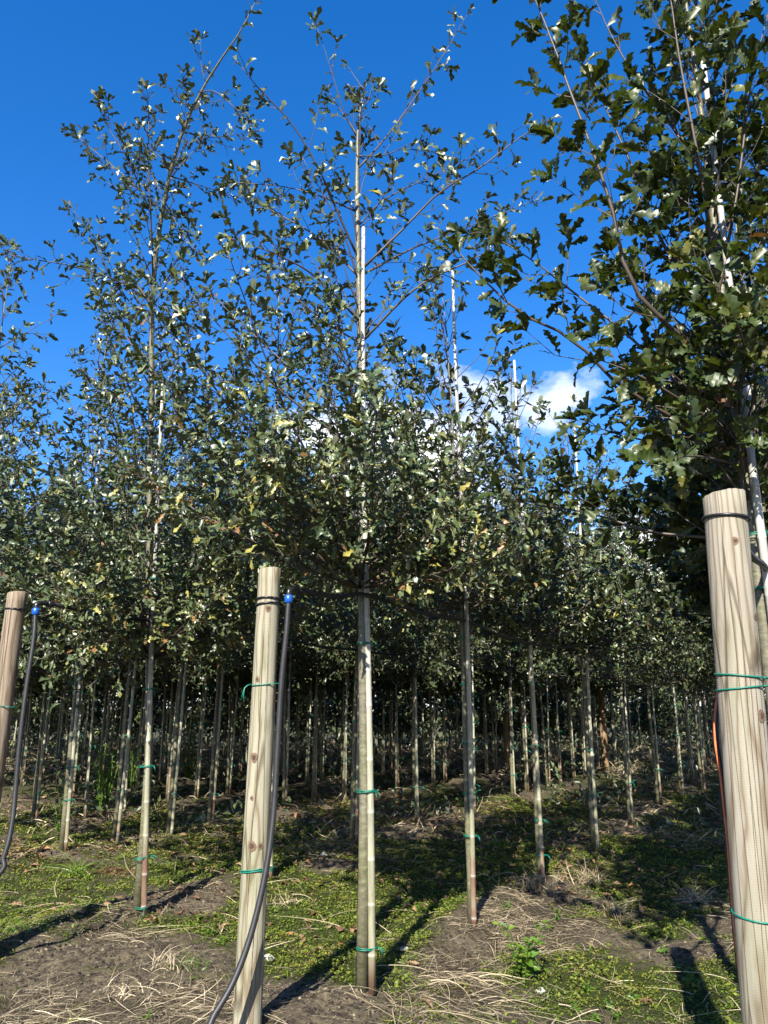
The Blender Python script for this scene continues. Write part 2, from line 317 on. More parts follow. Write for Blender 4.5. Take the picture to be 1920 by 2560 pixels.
def cover(x, y):
    x = np.asarray(x, float); y = np.asarray(y, float)
    s = (x - P1[0]) * N[0] + (y - P1[1]) * N[1]; m = np.abs((s + 1.2) % 2.4 - 1.2)
    ridge = np.exp(-(m / .4) ** 2)
    bs = blobs(STRAW_B, x, y); bm = blobs(MOSS_B, x, y); bd = blobs(SOIL_B, x, y)
    moss = .57 + 1.5 * (fbm(x * 1.9, y * 1.9, 31) - .5) + .10 - .25 * ridge + .5 * bm - .42 * bd - .35 * bs
    straw = .22 + 1.1 * (fbm(x * 2.0, y * 2.0, 47) - .5) + .24 * ridge + .42 * bs - .5 * bd - .45 * bm
    return np.clip(moss, 0, 1), np.clip(straw, 0, 1)
def axis(lo, hi, step, far, g=1.16):
    a = list(np.arange(lo, hi + 1e-6, step)); d = step; p = a[-1]
    while p < far: d *= g; p += d; a.append(p)
    d = step; p = a[0]; b = []
    while p > -far: d *= g; p -= d; b.append(p)
    return np.array(b[::-1] + a)
gx = axis(-3.6, 5.0, .040, 600); gy = axis(3.2, 11, .040, 900)
GX, GY = np.meshgrid(gx, gy); fx_, fy_ = GX.ravel(), GY.ravel()
GZ = ground_h(fx_, fy_); mo, st = cover(fx_, fy_)
nx_, ny_ = len(gx), len(gy); I = (np.arange(ny_ - 1)[:, None] * nx_ + np.arange(nx_ - 1)[None, :]).ravel()
gt = np.concatenate([np.stack([I, I + 1, I + nx_ + 1], -1), np.stack([I, I + nx_ + 1, I + nx_], -1)])
g_me = mesh_np('ground', np.stack([fx_, fy_, GZ], -1), gt, M_GROUND, {'moss': mo, 'straw': st})
ground = tag(ob('ground', g_me), 'mossy dark soil with straw patches under the nursery rows', None, None, 'structure')

# ------------------------------------------------------------------ leaves
def leaf_tmpl(stations, curl, fold, twist, rs, wjit=.12):
    """unit leaf along +y, face up +z; returns verts, tris"""
    v = []; n = len(stations)
    for i, (t, w, fwd) in enumerate(stations):
        a = curl * t * t; yy = t if abs(curl) < 1e-3 else t * (1 - .12 * abs(curl) * t); zz = -.42 * curl * t * t
        dz = fold * w + .06 * math.sin(t * 9 + rs.uniform(0, 6)) * (w > .05)
        wl_, wr_ = w * (1 + rs.uniform(-wjit, wjit)), w * (1 + rs.uniform(-wjit, wjit))
        tw = twist * t
        for sx, ww in ((-1, wl_), (0, 0), (1, wr_)):
            x = sx * ww * math.cos(a * .0); z = zz + (dz if sx else 0)
            X = x * math.cos(tw) - (z - zz) * math.sin(tw); Z = zz + x * math.sin(tw) + (z - zz) * math.cos(tw)
            v.append((X, yy + (fwd + rs.uniform(-.02, .02) if sx else 0), Z))
    t = []
    for i in range(n - 1):
        a, b = 3 * i, 3 * (i + 1)
        for q in (0, 1):
            t += [(a + q, a + q + 1, b + q + 1), (a + q, b + q + 1, b + q)]
    return np.array(v), np.array(t)
HI = [(0, .010, 0), (.09, .012, 0), (.14, .07, .01), (.20, .10, .02), (.24, .055, 0), (.28, .06, 0), (.33, .15, .02), (.40, .185, .03), (.45, .11, .01), (.49, .10, 0), (.54, .20, .02), (.62, .25, .03), (.67, .16, .01), (.71, .13, 0), (.76, .19, .02), (.83, .20, .02), (.87, .13, .01), (.90, .12, .0), (.96, .11, .0), (1.0, .03, 0)]
MID = [(0, .014, 0), (.24, .10, .02), (.34, .17, .03), (.43, .09, 0), (.55, .22, .02), (.63, .24, .03), (.72, .12, 0), (.84, .19, .03), (.96, .10, .01), (1, .02, 0)]
MID2 = [(0, .014, 0), (.26, .12, .03), (.36, .16, .03), (.45, .09, 0), (.62, .25, .03), (.73, .12, 0), (.90, .17, .02), (1, .03, 0)]
LOW = [(0, .015, 0), (.30, .19, .04), (.45, .09, 0), (.74, .25, .05), (1, .015, 0)]
rs = random.Random(3)
def tset(st, n, cmin, cmax, w=1.0, f0=0.0, f1=.7):
    st = [(a, b * w, c) for a, b, c in st]
    return [leaf_tmpl(st, rs.uniform(cmin, cmax), rs.uniform(f0, f1), rs.uniform(-.8, .8), rs) for _ in range(n)]
T_HI = tset(HI, 9, -.5, 2.0, .80, .1, 1.2); T_MID = tset(MID, 8, -.5, 2.0, .80, .1, 1.2); T_LOW = tset(LOW, 8, -.5, 1.9, .82, .1, 1.2)
TINY = [(0, .02, 0), (.35, .18, .03), (.7, .22, .03), (1, .02, 0)]
T_TINY = tset(TINY, 5, -.2, 1.1)
T_BROAD = tset(HI, 8, -.2, .7, 1.05); T_BROADM = tset(MID, 6, -.2, .7, 1.05); T_BROAD2 = tset(MID2, 7, -.2, .7, 1.05)
T_BROADL = tset(LOW, 5, -.2, .7, 1.15)
OVATE = [(0, .015, 0), (.08, .02, 0), (.22, .2, 0), (.42, .27, .02), (.65, .2, .02), (.85, .09, .01), (1, .005, 0)]
T_OV = tset(OVATE, 6, -.1, .8)
def quad_tmpl(w, fold): return np.array([(0, 0, 0), (w, .5, fold), (0, 1, -.1), (-w, .5, fold)]), np.array([(0, 1, 2), (0, 2, 3)])
T_DOT = [quad_tmpl(.34, .12), quad_tmpl(.40, -.1), quad_tmpl(.28, .2), quad_tmpl(.36, .02)]
T_QUAD = [quad_tmpl(.22, .15), quad_tmpl(.26, -.15), quad_tmpl(.2, .25)]
def frames(d, up):
    d = d / (np.linalg.norm(d, axis=1)[:, None] + 1e-9)
    x = np.cross(d, up); x /= np.linalg.norm(x, axis=1)[:, None] + 1e-9
    z = np.cross(x, d); return np.stack([x, d, z], -1)      # columns
def inst(name, tm, idx, R, pos, sc, tint, m):
    V, T, A = [], [], []; off = 0
    for k, (tv, tt) in enumerate(tm):
        q = np.where(idx == k)[0]
        if not len(q): continue
        v = np.einsum('nij,mj->nmi', R[q], tv) * sc[q][:, None, None] + pos[q][:, None, :]
        V.append(v.reshape(-1, 3)); T.append((tt[None] + (np.arange(len(q)) * len(tv))[:, None, None]).reshape(-1, 3) + off)
        A.append(np.repeat(tint[q], len(tv))); off += len(q) * len(tv)
    return mesh_np(name, np.vstack(V), np.vstack(T), m, {'tint': np.concatenate(A)})

# ------------------------------------------------------------------ tree growth
def nrm(v): return v / (np.linalg.norm(v) + 1e-9)
class Tree: pass
def grow(seed, H, base, spread, nb, lean=(0, 0), r0=.033, leafL=.095, explicit=(), twig_gap=.105, leaf_gap=.034, up_bias=.55, ang_k=1.0, top_thin=.6, path=None, low_tint=0.0, long_top=1.0, fpow=1.35, mid_thin=.95, asym=0.0, clear=None, clear_k=0.0):
    R = np.random.default_rng(seed); T = Tree()
    zs = np.linspace(0, H, 18)
    if path is None:
        w = np.cumsum(R.normal(0, .012, (18, 2)), 0) * np.clip(zs / H, 0, 1)[:, None] * 1.2; w[0] = 0
        tr = np.stack([lean[0] * zs + w[:, 0], lean[1] * zs + w[:, 1], zs], -1)
    else: tr = spline(path, 18)
    rad = r0 * np.clip(1 - np.linspace(0, 1, 18) ** 1.1 * .94, .05, 1); rad[0] *= 1.12
    T.path = tr; T.rad = rad
    g = Geo(); bz = 1 + .04 * R.normal(size=(18, 8)); g.tube(tr, rad, 8, bump=bz); T.trunk = g
    def trp(f): 
        q = f * 17; i = min(int(q), 16); return tr[i] + (tr[i + 1] - tr[i]) * (q - i)
    T.br = []; LP, LD, LU, LS, LT = [], [], [], [], []
    def leaves_on(pts, gap, dens=1.0, tip=3, tz=0.0):
        seg = np.linalg.norm(np.diff(pts, axis=0), axis=1); L = seg.sum(); n = max(1, int(L / gap * dens)); cs = np.r_[0, np.cumsum(seg)]
        m = n + tip; fr = np.r_[.12 + .88 * (np.arange(n) + R.uniform(.1, .9, n)) / n, R.uniform(.93, 1, tip)] * L
        fr = np.minimum(fr, L * .999); k = np.clip(np.searchsorted(cs, fr) - 1, 0, len(seg) - 1)
        tdv = np.diff(pts, axis=0) / (seg[:, None] + 1e-9); td = tdv[k]; p = pts[k] + td * (fr - cs[k])[:, None]
        az = R.uniform(0, 6.28) + np.cumsum(2.4 + R.normal(0, .5, m)); a = np.cross(td, [.31, .2, .93]); a /= np.linalg.norm(a, axis=1)[:, None] + 1e-9; b = np.cross(td, a)
        rad_ = a * np.cos(az)[:, None] + b * np.sin(az)[:, None]; w = np.where(np.arange(m) < n, .55, 1.1)[:, None]
        d = td * w + rad_ * .85 + np.array([0, 0, -.12]) + R.normal(0, .2, (m, 3))
        upn = np.array([-.1, -.42, .8]) + td * .3 + R.normal(0, .55, (m, 3))      # blades turn towards the light
        LP.append(p); LD.append(d); LU.append(upn); LS.append(leafL * R.uniform(.45, 1.25, m)); LT.append(np.clip(R.beta(2, 2.6, m) + tz + R.normal(0, .08, m), 0, 1))
    def branch(pts, r, tdens, ldens, tz, frac):
        g = Geo(); n = len(pts); g.tube(pts, r * np.linspace(1, .22, n), 5, a=.5)
        seg = np.linalg.norm(np.diff(pts, axis=0), axis=1); L = seg.sum(); cs = np.r_[0, np.cumsum(seg)]
        s = L * .15; az = R.uniform(0, 6.28)
        while s < L * .96:
            k = max(0, min(int(np.searchsorted(cs, s) - 1), len(seg) - 1)); p = pts[k] + (pts[k + 1] - pts[k]) * ((s - cs[k]) / seg[k]); td = nrm(pts[k + 1] - pts[k])
            az += 2.4 + R.normal(0, .4); a = nrm(np.cross(td, [.1, .3, .95])); b = np.cross(td, a)
            d = nrm(td * .75 + (a * math.cos(az) + b * math.sin(az)) * .75 + np.array([0, 0, .18]))
            f = s / L; tl = (.33 * (1 - f) + .11) * R.uniform(.5, 1.2) * min(1.15, L / .9) * (1 if f > .25 else .8)
            q1 = p + d * tl * .5 + R.normal(0, .015, 3); q2 = q1 + nrm(d + np.array([0, 0, .25]) + R.normal(0, .22, 3)) * tl * .5
            tp = np.array([p, q1, q2]); g.tube(tp, [.0032, .0025, .0013], 3, cap=False, a=.5)
            leaves_on(tp, leaf_gap * 1.35, ldens, 6, tz)
            s += twig_gap * R.uniform(.55, 1.45) / tdens
        out = pts[int(n * .55):]
        if len(out) > 1: leaves_on(out, leaf_gap * 1.35, ldens, 4, tz)
        T.br.append(g)
    for pts, r, td, ld in explicit:
        branch(spline(pts, 12), r, td, ld, 0, 1)
    az = R.uniform(0, 6.28)
    for i in range(nb):
        f = (i + R.uniform(.1, .9)) / nb; z = base + (H * .97 - base) * (f ** fpow)
        p = trp(min(.985, np.interp(z, tr[:, 2], np.linspace(0, 1, 18)))); az += 2.399 + R.normal(0, .35)
        ang = math.radians(ang_k * np.interp(f, [0, .25, .6, 1], [80, 66, 48, 30]) + R.normal(0, 8))
        L = spread * np.interp(f, [0, .12, .35, .6, .85, 1], [.75, 1.0, .95, .75, .5 * long_top, .25 * long_top]) * R.uniform(.65, 1.25) * (1 - asym * math.cos(az))
        d = np.array([math.cos(az) * math.sin(ang), math.sin(az) * math.sin(ang), math.cos(ang)])
        pts = [p]; nseg = 8
        for k in range(nseg):
            d = nrm(d + np.array([0, 0, up_bias * .10]) + R.normal(0, .07, 3)); pts.append(pts[-1] + d * L / nseg)
        thin = np.interp(f, [0, .3, .55, 1], [1, 1, mid_thin, top_thin])
        branch(np.array(pts), .0036 + .005 * L / 1.4, thin, max(.75, thin), low_tint * max(0, 1 - f * 3.2), f)
    leaves_on(tr[15:], leaf_gap, .8, 4)
    T.P, T.D, T.Up, T.S, T.T = (np.concatenate(q) for q in (LP, LD, LU, LS, LT)); 
    ax = np.stack([np.interp(T.P[:, 2], tr[:, 2], tr[:, 0]), np.interp(T.P[:, 2], tr[:, 2], tr[:, 1])], -1); rel = T.P[:, :2] - ax
    keep = (np.hypot(rel[:, 0], rel[:, 1]) > .07) | (T.P[:, 2] > H * .85) | (R.random(len(T.P)) < .25)
    if clear:      # thin foliage on the side of the stem that faces the open headland
        z0, z1, w0 = clear; keep &= ~((np.abs(rel[:, 0] - .04 - rel[:, 1] * clear_k) < w0) & (rel[:, 1] < .05) & (T.P[:, 2] > z0) & (T.P[:, 2] < z1) & (R.random(len(T.P)) < .88))
    T.P, T.D, T.Up, T.S, T.T = (q[keep] for q in (T.P, T.D, T.Up, T.S, T.T)); T.R = frames(T.D, T.Up)
    return T
def tri_count(): return sum(len(m.polygons) for m in bpy.data.meshes)

LEAFOBJ = {}
def leaf_data(key, tm, m):
    if key not in LEAFOBJ:
        L = []
        for k, (tv, tt) in enumerate(tm):
            for q in (.15, .4, .55, .75, .93):
                L.append(mesh_np('leaf', tv, tt, m, {'tint': np.full(len(tv), q)}))
        LEAFOBJ[key] = L
    return LEAFOBJ[key]
def leaf_parts(T, root, key, tm, m, lim, n=300):
    """the n leaves that show largest become separate parts; returns a mask of the rest"""
    w = T.P + np.array(root.location); fw = w[:, 1] * math.cos(PITCH) + (w[:, 2] - EYE) * math.sin(PITCH); vv = (w[:, 2] - EYE) * math.cos(PITCH) - w[:, 1] * math.sin(PITCH)
    sx = CX + F * w[:, 0] / fw; sy = CY - F * vv / fw; vis = (sx > 0) & (sx < 1920) & (sy > 0) & (sy < 2560) & (fw > .5)
    score = np.where(vis, T.S / np.maximum(fw, .3), 0); order = np.argsort(-score)[:n]; order = order[score[order] > 0]
    data = leaf_data(key, tm, m); R = np.random.default_rng(5); qs = np.array([.15, .4, .55, .75, .93])
    for i in order:
        k = R.integers(len(tm)); q = int(np.argmin(np.abs(qs - T.T[i])))
        o = bpy.data.objects.new('leaf', data[k * 5 + q]); COL.objects.link(o); o.parent = root
        M = Matrix(T.R[i].tolist()).to_4x4(); o.matrix_local = Matrix.Translation(T.P[i].tolist()) @ M @ Matrix.Scale(float(T.S[i]), 4)
    msk = np.ones(len(T.P), bool); msk[order] = False; return msk
def build_hero(T, loc, label, group, tm, m, key, leafobjs=300, name='young_oak', ft=None):
    root = empty(name, loc); tag(root, label, 'tree', group)
    ob('trunk', T.trunk.mesh('trunk', M_BARK), root)
    for g in T.br: ob('branch', g.mesh('branch', M_TWIG), root)
    msk = leaf_parts(T, root, key, tm, m, leafobjs, leafobjs) if leafobjs else np.ones(len(T.P), bool)
    R = np.random.default_rng(9); tm = ft or tm; idx = R.integers(0, len(tm), len(T.P))[msk]
    fo = ob('foliage', inst('foliage', tm, idx, T.R[msk], T.P[msk], T.S[msk], T.T[msk], m), root); fo['kind'] = 'stuff'
    return root

# ------------------------------------------------------------------ canes and ties
def cane_mesh(L, r0, seed, lean=(0, 0), r1=None, low=False):
    R = np.random.default_rng(seed); z = [0]; rr = [r0]; tt = [0.0]; r1 = r1 or r0 * .55; zz = R.uniform(.05, .2)
    while zz < L:
        rb = r0 + (r1 - r0) * zz / L
        for dz, k, t in ((-.012, 1, 0), (-.004, 1.10, .25), (.003, 1.0, .45), (.010, 1.06, .15), (.02, .985, 0)):
            if 0 < zz + dz < L: z.append(zz + dz); rr.append(rb * k); tt.append(t)
        zz += R.uniform(.19, .30) * (1 + .25 * zz / L)
    z.append(L); rr.append(r1); tt.append(0); z = np.array(z)
    b = .012 * np.sin(z * R.uniform(.7, 1.2) + R.uniform(0, 6)); b -= b[0]
    g = Geo(); n = len(z); sides = 6 if low else 9
    g.tube(np.stack([lean[0] * z + b, lean[1] * z, z], -1), rr, sides, a=np.r_[np.repeat(tt, sides), 0, 0])
    return g.mesh('bamboo_cane', M_BAMBOO)
def tie_mesh(rx, ry, seed, th=.0032, turns=2, tail=.07):
    R = np.random.default_rng(seed); n = 14 * turns; a = np.linspace(0, 2 * math.pi * turns, n) + R.uniform(-.4, .4)
    z = np.linspace(-.004, .004, n) * turns + R.normal(0, .0012, n)
    g = Geo(); g.tube(np.stack([(rx + .002) * np.cos(a), (ry + .002) * np.sin(a), z], -1), th, 5)
    for s in (1, -1):
        p0 = np.array([rx * math.cos(a[-1]), ry * math.sin(a[-1]) , 0]); 
        d = np.array([R.uniform(.4, 1), -R.uniform(.2, .8), s * R.uniform(-.2, .9)])
        g.tube(spline([p0, p0 + d * tail * .5, p0 + d * tail + np.array([0, 0, -.025])], 5), th * .9, 4)
    g.tube([[rx * math.cos(a[-1]) - .004, ry * math.sin(a[-1]), -.006], [rx * math.cos(a[-1]) + .006, ry * math.sin(a[-1]) - .004, .006]], th * 2, 5)
    return g.mesh('tie', M_TIE)
TIES = [tie_mesh(.058, .038, 40 + i) for i in range(4)]
TIES_FAR = [tie_mesh(.056, .036, 60 + i, .005, 1) for i in range(2)]
def add_ties(root, zs, lean, off, data, R, sc=1.0):
    for z in zs:
        o = bpy.data.objects.new('tie', data[R.integers(len(data))]); COL.objects.link(o); o.parent = root
        k = max(.55, 1 - z * .09) * sc
        o.location = (lean[0] * z + off[0], lean[1] * z + off[1], z); o.scale = (k, k, 1); o.rotation_euler = (R.normal(0, .06), R.normal(0, .06), R.normal(0, .35))

ORD = ['first', 'second', 'third', 'fourth', 'fifth', 'sixth', 'seventh', 'eighth', 'ninth', 'tenth', 'eleventh', 'twelfth', 'thirteenth', 'fourteenth', 'fifteenth', 'sixteenth', 'seventeenth', 'eighteenth', 'nineteenth', 'twentieth'] + ['twenty-' + w for w in ('first', 'second', 'third', 'fourth', 'fifth', 'sixth', 'seventh', 'eighth', 'ninth')] + ['thirtieth'] + ['thirty-' + w for w in ('first', 'second', 'third', 'fourth', 'fifth', 'sixth', 'seventh', 'eighth', 'ninth')]
def rowname(k):
    return ['the row behind the right wooden post', 'the row behind the middle wooden post', 'the row behind the left wooden post'][k] if k < 3 else f'the {ORD[k - 3]} row beyond the left post'
G_TREE, G_CANE = 'young oaks in the nursery rows', 'bamboo canes staking the young oaks'

# hand-placed near trees (photo positions): row -> list of ground points
R1 = [gp(*q) for q in ((905, 2508), (1180, 2330), (1353, 2220), (1486, 2142), (1575, 2070), (1648, 2030), (1705, 2003), (1758, 1984))]
R2 = [gp(*q) for q in ((340, 2312), (664, 2215), (880, 2125), (1042, 2080), (1180, 2040), (1282, 2005))]
R3 = [gp(*q) for q in ((152, 2155), (282, 2125), (420, 2105), (522, 2080), (708, 2040), (782, 2020))]
R0 = [(1.69, 3.40), (2.55, 5.05), (3.40, 6.60), (4.25, 8.2), (5.1, 9.8)]
rows = {0: [tuple(p) for p in R0], 1: R1, 2: R2, 3: [(-4.15, 7.4)] + R3}
TREES = []      # (row, idx, x, y)
RL = np.random.default_rng(21)
for k in range(0, 20):
    pts = list(rows.get(k, []))
    tlast = max([((p[0] - P1[0]) * U[0] + (p[1] - P1[1]) * U[1]) for p in pts], default=-60)
    j = 0
    while True:
        stp = 1.5 if k < 2 else (1.05 if k < 3 else .82)
        t = (tlast + stp * (j + 1)) if pts or tlast > -60 else -40 + stp * j
        j += 1
        p = rowpos(t, 2.4 * (k - 1)) + RL.normal(0, .09, 2)
        if p[1] > 33: break
        if p[1] < 7.0 or (p[1] > 21 and j % 3 == 0): continue
        lim_l = -.53 - 1.1 / p[1]; lim_r = .53 + 1.0 / p[1]
        if not (lim_l < p[0] / p[1] < lim_r): continue
        rows.setdefault(k, []); rows[k].append((float(p[0]), float(p[1])))
for k in sorted(rows):
    for i, p in enumerate(rows[k]): TREES.append((k, i, p[0], p[1]))

# --- hero trees: upper branches follow the photograph, each at its own depth
def loc_pts(base, spec): return [np.array(at(px, py, Y)) - np.array(base) for px, py, Y in spec]
HERO = {}
def hero_A(x, y, z):
    b = (x, y, z); Y = y
    tp = [(0, 0, 0), (.005, 0, 1.2)] + loc_pts(b, [(905, 1500, Y), (903, 1000, Y + .02), (893, 520, Y), (894, 400, Y), (894, 340, Y - .02), (905, 250, Y - .05), (918, 205, Y - .05)])
    tp[0] = np.array(tp[0]); tp[1] = np.array(tp[1])
    B = lambda spec, r, td, ld: (loc_pts(b, spec), r, td, ld)
    ex = [B([(893, 345, Y), (860, 280, Y - .1), (828, 175, Y - .2), (787, 50, Y - .3)], .006, .15, .45),
          B([(896, 420, Y), (960, 350, Y + .1), (1030, 255, Y + .2), (1100, 150, Y + .3), (1178, 20, Y + .35)], .008, .3, .5),
          B([(893, 640, Y), (850, 545, Y - .15), (800, 430, Y - .3), (730, 310, Y - .45), (650, 225, Y - .6), (590, 150, Y - .7)], .010, .35, .6),
          B([(898, 680, Y), (1010, 570, Y - .1), (1100, 480, Y - .2), (1200, 420, Y - .35), (1290, 350, Y - .4), (1375, 300, Y - .4)], .010, .55, .6),
          B([(900, 690, Y), (1030, 622, Y + .3), (1150, 575, Y + .5), (1340, 500, Y + .7)], .010, .6, .7),
          B([(894, 390, Y), (960, 388, Y + .05), (1010, 372, Y + .1), (1090, 380, Y + .1)], .006, .9, .9),
          B([(893, 530, Y), (800, 490, Y - .1), (700, 465, Y - .1), (590, 458, Y - .1)], .007, .8, .8),
          B([(895, 690, Y), (828, 622, Y + .15), (760, 570, Y + .2), (660, 515, Y + .3), (560, 440, Y + .3)], .010, .8, .8),
          B([(895, 800, Y), (800, 700, Y - .3), (700, 640, Y - .5), (560, 590, Y - .6)], .010, .9, .9),
          B([(900, 860, Y), (1040, 720, Y - .2), (1180, 650, Y - .3), (1280, 590, Y - .4)], .010, .6, .7),
          B([(900, 560, Y), (960, 500, Y + .2), (1080, 440, Y + .3), (1200, 380, Y + .4)], .007, .7, .7)]
    return grow(101, 6.4, 2.3, 1.5, 84, r0=.034, explicit=ex, path=tp, leafL=.094, low_tint=.34, leaf_gap=.026, twig_gap=.085, top_thin=.25, long_top=.8, fpow=3.3, asym=.38, mid_thin=.62, clear=(3.3, 5.3, .055), clear_k=-.02)
def hero_L(x, y, z):
    b = (x, y, z); Y = y
    tp = [np.array((0, 0, 0.)), np.array((.005, 0, 1.1))] + loc_pts(b, [(372, 1500, Y), (378, 1000, Y - .1), (383, 700, Y - .25), (415, 480, Y - .45), (460, 320, Y - .7), (525, 190, Y - .9), (600, 80, Y - 1.1), (640, 0, Y - 1.2)])
    B = lambda spec, r, td, ld: (loc_pts(b, spec), r, td, ld)
    ex = [B([(385, 760, Y - .2), (300, 705, Y - .4), (180, 665, Y - .6), (60, 645, Y - .7), (-40, 625, Y - .8)], .009, .7, .8),
          B([(385, 820, Y - .2), (280, 700, Y - .2), (240, 600, Y - .3), (175, 515, Y - .4)], .008, .8, .9),
          B([(383, 700, Y - .25), (378, 560, Y - .6), (372, 400, Y - .8), (370, 260, Y - .9), (350, 225, Y - 1)], .009, .9, .9),
          B([(372, 520, Y - .6), (320, 400, Y - .8), (260, 300, Y - .9), (245, 245, Y - 1)], .007, .9, 1),
          B([(400, 520, Y - .4), (300, 430, Y - .3), (215, 360, Y - .3), (185, 330, Y - .3)], .007, .8, .8),
          B([(430, 430, Y - .5), (470, 360, Y - .4), (560, 340, Y - .3), (640, 330, Y - .2)], .006, .8, .7),
          B([(425, 440, Y - .5), (520, 470, Y - .3), (620, 500, Y - .2)], .007, .9, .9),
          B([(410, 500, Y - .4), (460, 590, Y - .4), (510, 650, Y - .4)], .006, .8, .8),
          B([(500, 230, Y - .85), (540, 230, Y - .9), (600, 280, Y - .9), (640, 300, Y - .9)], .006, .9, .8),
          B([(480, 280, Y - .8), (440, 230, Y - .9), (470, 190, Y - 1)], .006, 1, 1),
          B([(375, 1570, Y), (330, 1610, Y - .25), (270, 1680, Y - .45), (150, 1760, Y - .6)], .007, .8, .8),
          B([(375, 1540, Y), (250, 1560, Y - .3), (120, 1640, Y - .5), (40, 1660, Y - .6)], .008, 1, 1),
          B([(375, 1560, Y), (430, 1600, Y - .25), (500, 1650, Y - .3)], .006, 1, 1),
          B([(375, 1480, Y), (480, 1520, Y - .35), (580, 1580, Y - .4)], .007, 1, 1)]
    return grow(202, 7.2, 1.95, 1.75, 84, r0=.036, explicit=ex, path=tp, leafL=.092, low_tint=.30, leaf_gap=.026, twig_gap=.085, top_thin=.5, fpow=3.0, mid_thin=.6)
def hero_R(x, y, z):
    b = (x, y, z); Y = y
    B = lambda spec, r, td, ld: (loc_pts(b, spec), r, td, ld)
    ex = [B([(1790, 900, Y), (1640, 790, Y - .15), (1565, 677, Y - .2), (1530, 520, Y - .25), (1482, 378, Y - .3), (1426, 230, Y - .3), (1387, 121, Y - .3), (1339, 0, Y - .3), (1300, -90, Y - .3)], .013, 1.1, 1.1),
          B([(1785, 800, Y), (1656, 608, Y + .1), (1625, 520, Y + .15), (1569, 390, Y + .2), (1504, 247, Y + .25), (1456, 130, Y + .3)], .011, .8, .8),
          B([(1785, 480, Y), (1677, 312, Y + .1), (1590, 195, Y + .1), (1525, 82, Y + .1), (1490, 0, Y + .1)], .008, .35, .6),
          B([(1785, 700, Y), (1760, 477, Y - .2), (1703, 173, Y - .3), (1677, 0, Y - .35), (1650, -150, Y - .4)], .011, .9, .9),
          B([(1790, 760, Y), (1840, 500, Y - .1), (1880, 200, Y - .15), (1930, 0, Y - .2)], .010, .9, .9),
          B([(1800, 600, Y), (1890, 420, Y + .2), (1940, 330, Y + .3)], .009, .9, .9),
          B([(1830, 1130, Y), (1726, 1067, Y - .1), (1557, 970, Y - .25), (1431, 848, Y - .35), (1304, 784, Y - .4), (1200, 690, Y - .4), (1130, 610, Y - .4)], .011, 1.0, 1.0),
          B([(1830, 1080, Y), (1700, 960, Y + .1), (1560, 830, Y + .15), (1420, 720, Y + .2), (1330, 650, Y + .2), (1200, 570, Y + .2)], .010, 1.0, 1.0),
          B([(1870, 1345, Y), (1760, 1343, Y + .2), (1621, 1328, Y + .3), (1473, 1282, Y + .4), (1304, 1257, Y + .45), (1250, 1230, Y + .45)], .010, .4, .55),
          B([(1840, 1180, Y), (1700, 1120, Y + .3), (1560, 1090, Y + .4), (1440, 1050, Y + .4)], .009, 1.1, 1.1),
          B([(1840, 1100, Y), (1700, 1000, Y - .4), (1600, 940, Y - .5), (1500, 900, Y - .5)], .009, 1.1, 1.1),
          B([(1840, 1160, Y), (1740, 1140, Y - .4), (1660, 1150, Y - .6)], .008, 1.1, 1.1),
          B([(1840, 1000, Y), (1860, 880, Y - .5), (1840, 800, Y - .7)], .010, .9, 1)]
    tp = [np.array((0, 0, 0.)), np.array((0, 0, 1.2)), np.array((0, 0, 2.4)), np.array((0, 0, 3.6)), np.array((.01, 0, 4.6)), np.array((.0, 0, 5.6)), np.array((.04, .02, 6.4))]
    return grow(303, 6.4, 2.42, .92, 54, r0=.036, explicit=ex, path=tp, leafL=.122, low_tint=.3, leaf_gap=.050, twig_gap=.125, up_bias=1.0, ang_k=.74, top_thin=.5, fpow=1.75)

# variants shared by the trees further back
VAR = []
def make_variant(seed, H, base, spread, nb, leafL, tm, m, gap=.040, tg=.115):
    T = grow(seed, H, base, spread, nb, r0=.031, leafL=leafL, leaf_gap=gap, twig_gap=tg, top_thin=.3, mid_thin=.75, fpow=1.8)
    b = Geo()
    for g in T.br: b.v += g.v; b.t += [q + b.n for q in g.t]; b.a += g.a; b.n += g.n
    idx = np.random.default_rng(seed).integers(0, len(tm), len(T.P))
    return (T.trunk.mesh('trunk', M_BARK), b.mesh('branches', M_TWIG), inst('crown', tm, idx, T.R, T.P, T.S, T.T, m), T)
for i, a in enumerate([(11, 6.3, 2.2, 1.45, 66), (12, 6.0, 2.1, 1.4, 62), (13, 6.7, 2.3, 1.5, 66), (14, 5.8, 2.15, 1.4, 62)]):
    VAR.append(make_variant(*a, .112, T_LOW, M_LEAF, .036, .105))
FARV = [make_variant(*a, .17, T_TINY, M_LEAF, .085, .13) for a in [(21, 6.2, 2.15, 1.4, 58), (22, 5.8, 2.05, 1.4, 56), (23, 6.6, 2.25, 1.45, 58)]]
LOWV = [make_variant(31, 4.6, .75, 1.05, 54, .17, T_TINY, M_LEAF, .085, .13), make_variant(32, 5.2, .95, .95, 54, .17, T_TINY, M_LEAF, .085, .13)]
CANES = [cane_mesh(L_, .019, 70 + i, low=True) for i, L_ in enumerate((4.2, 4.9, 3.6, 4.5, 2.9))]
CANES_LOW = [cane_mesh(L_, .017, 80 + i, low=True) for i, L_ in enumerate((2.2, 3.1, 1.9))]

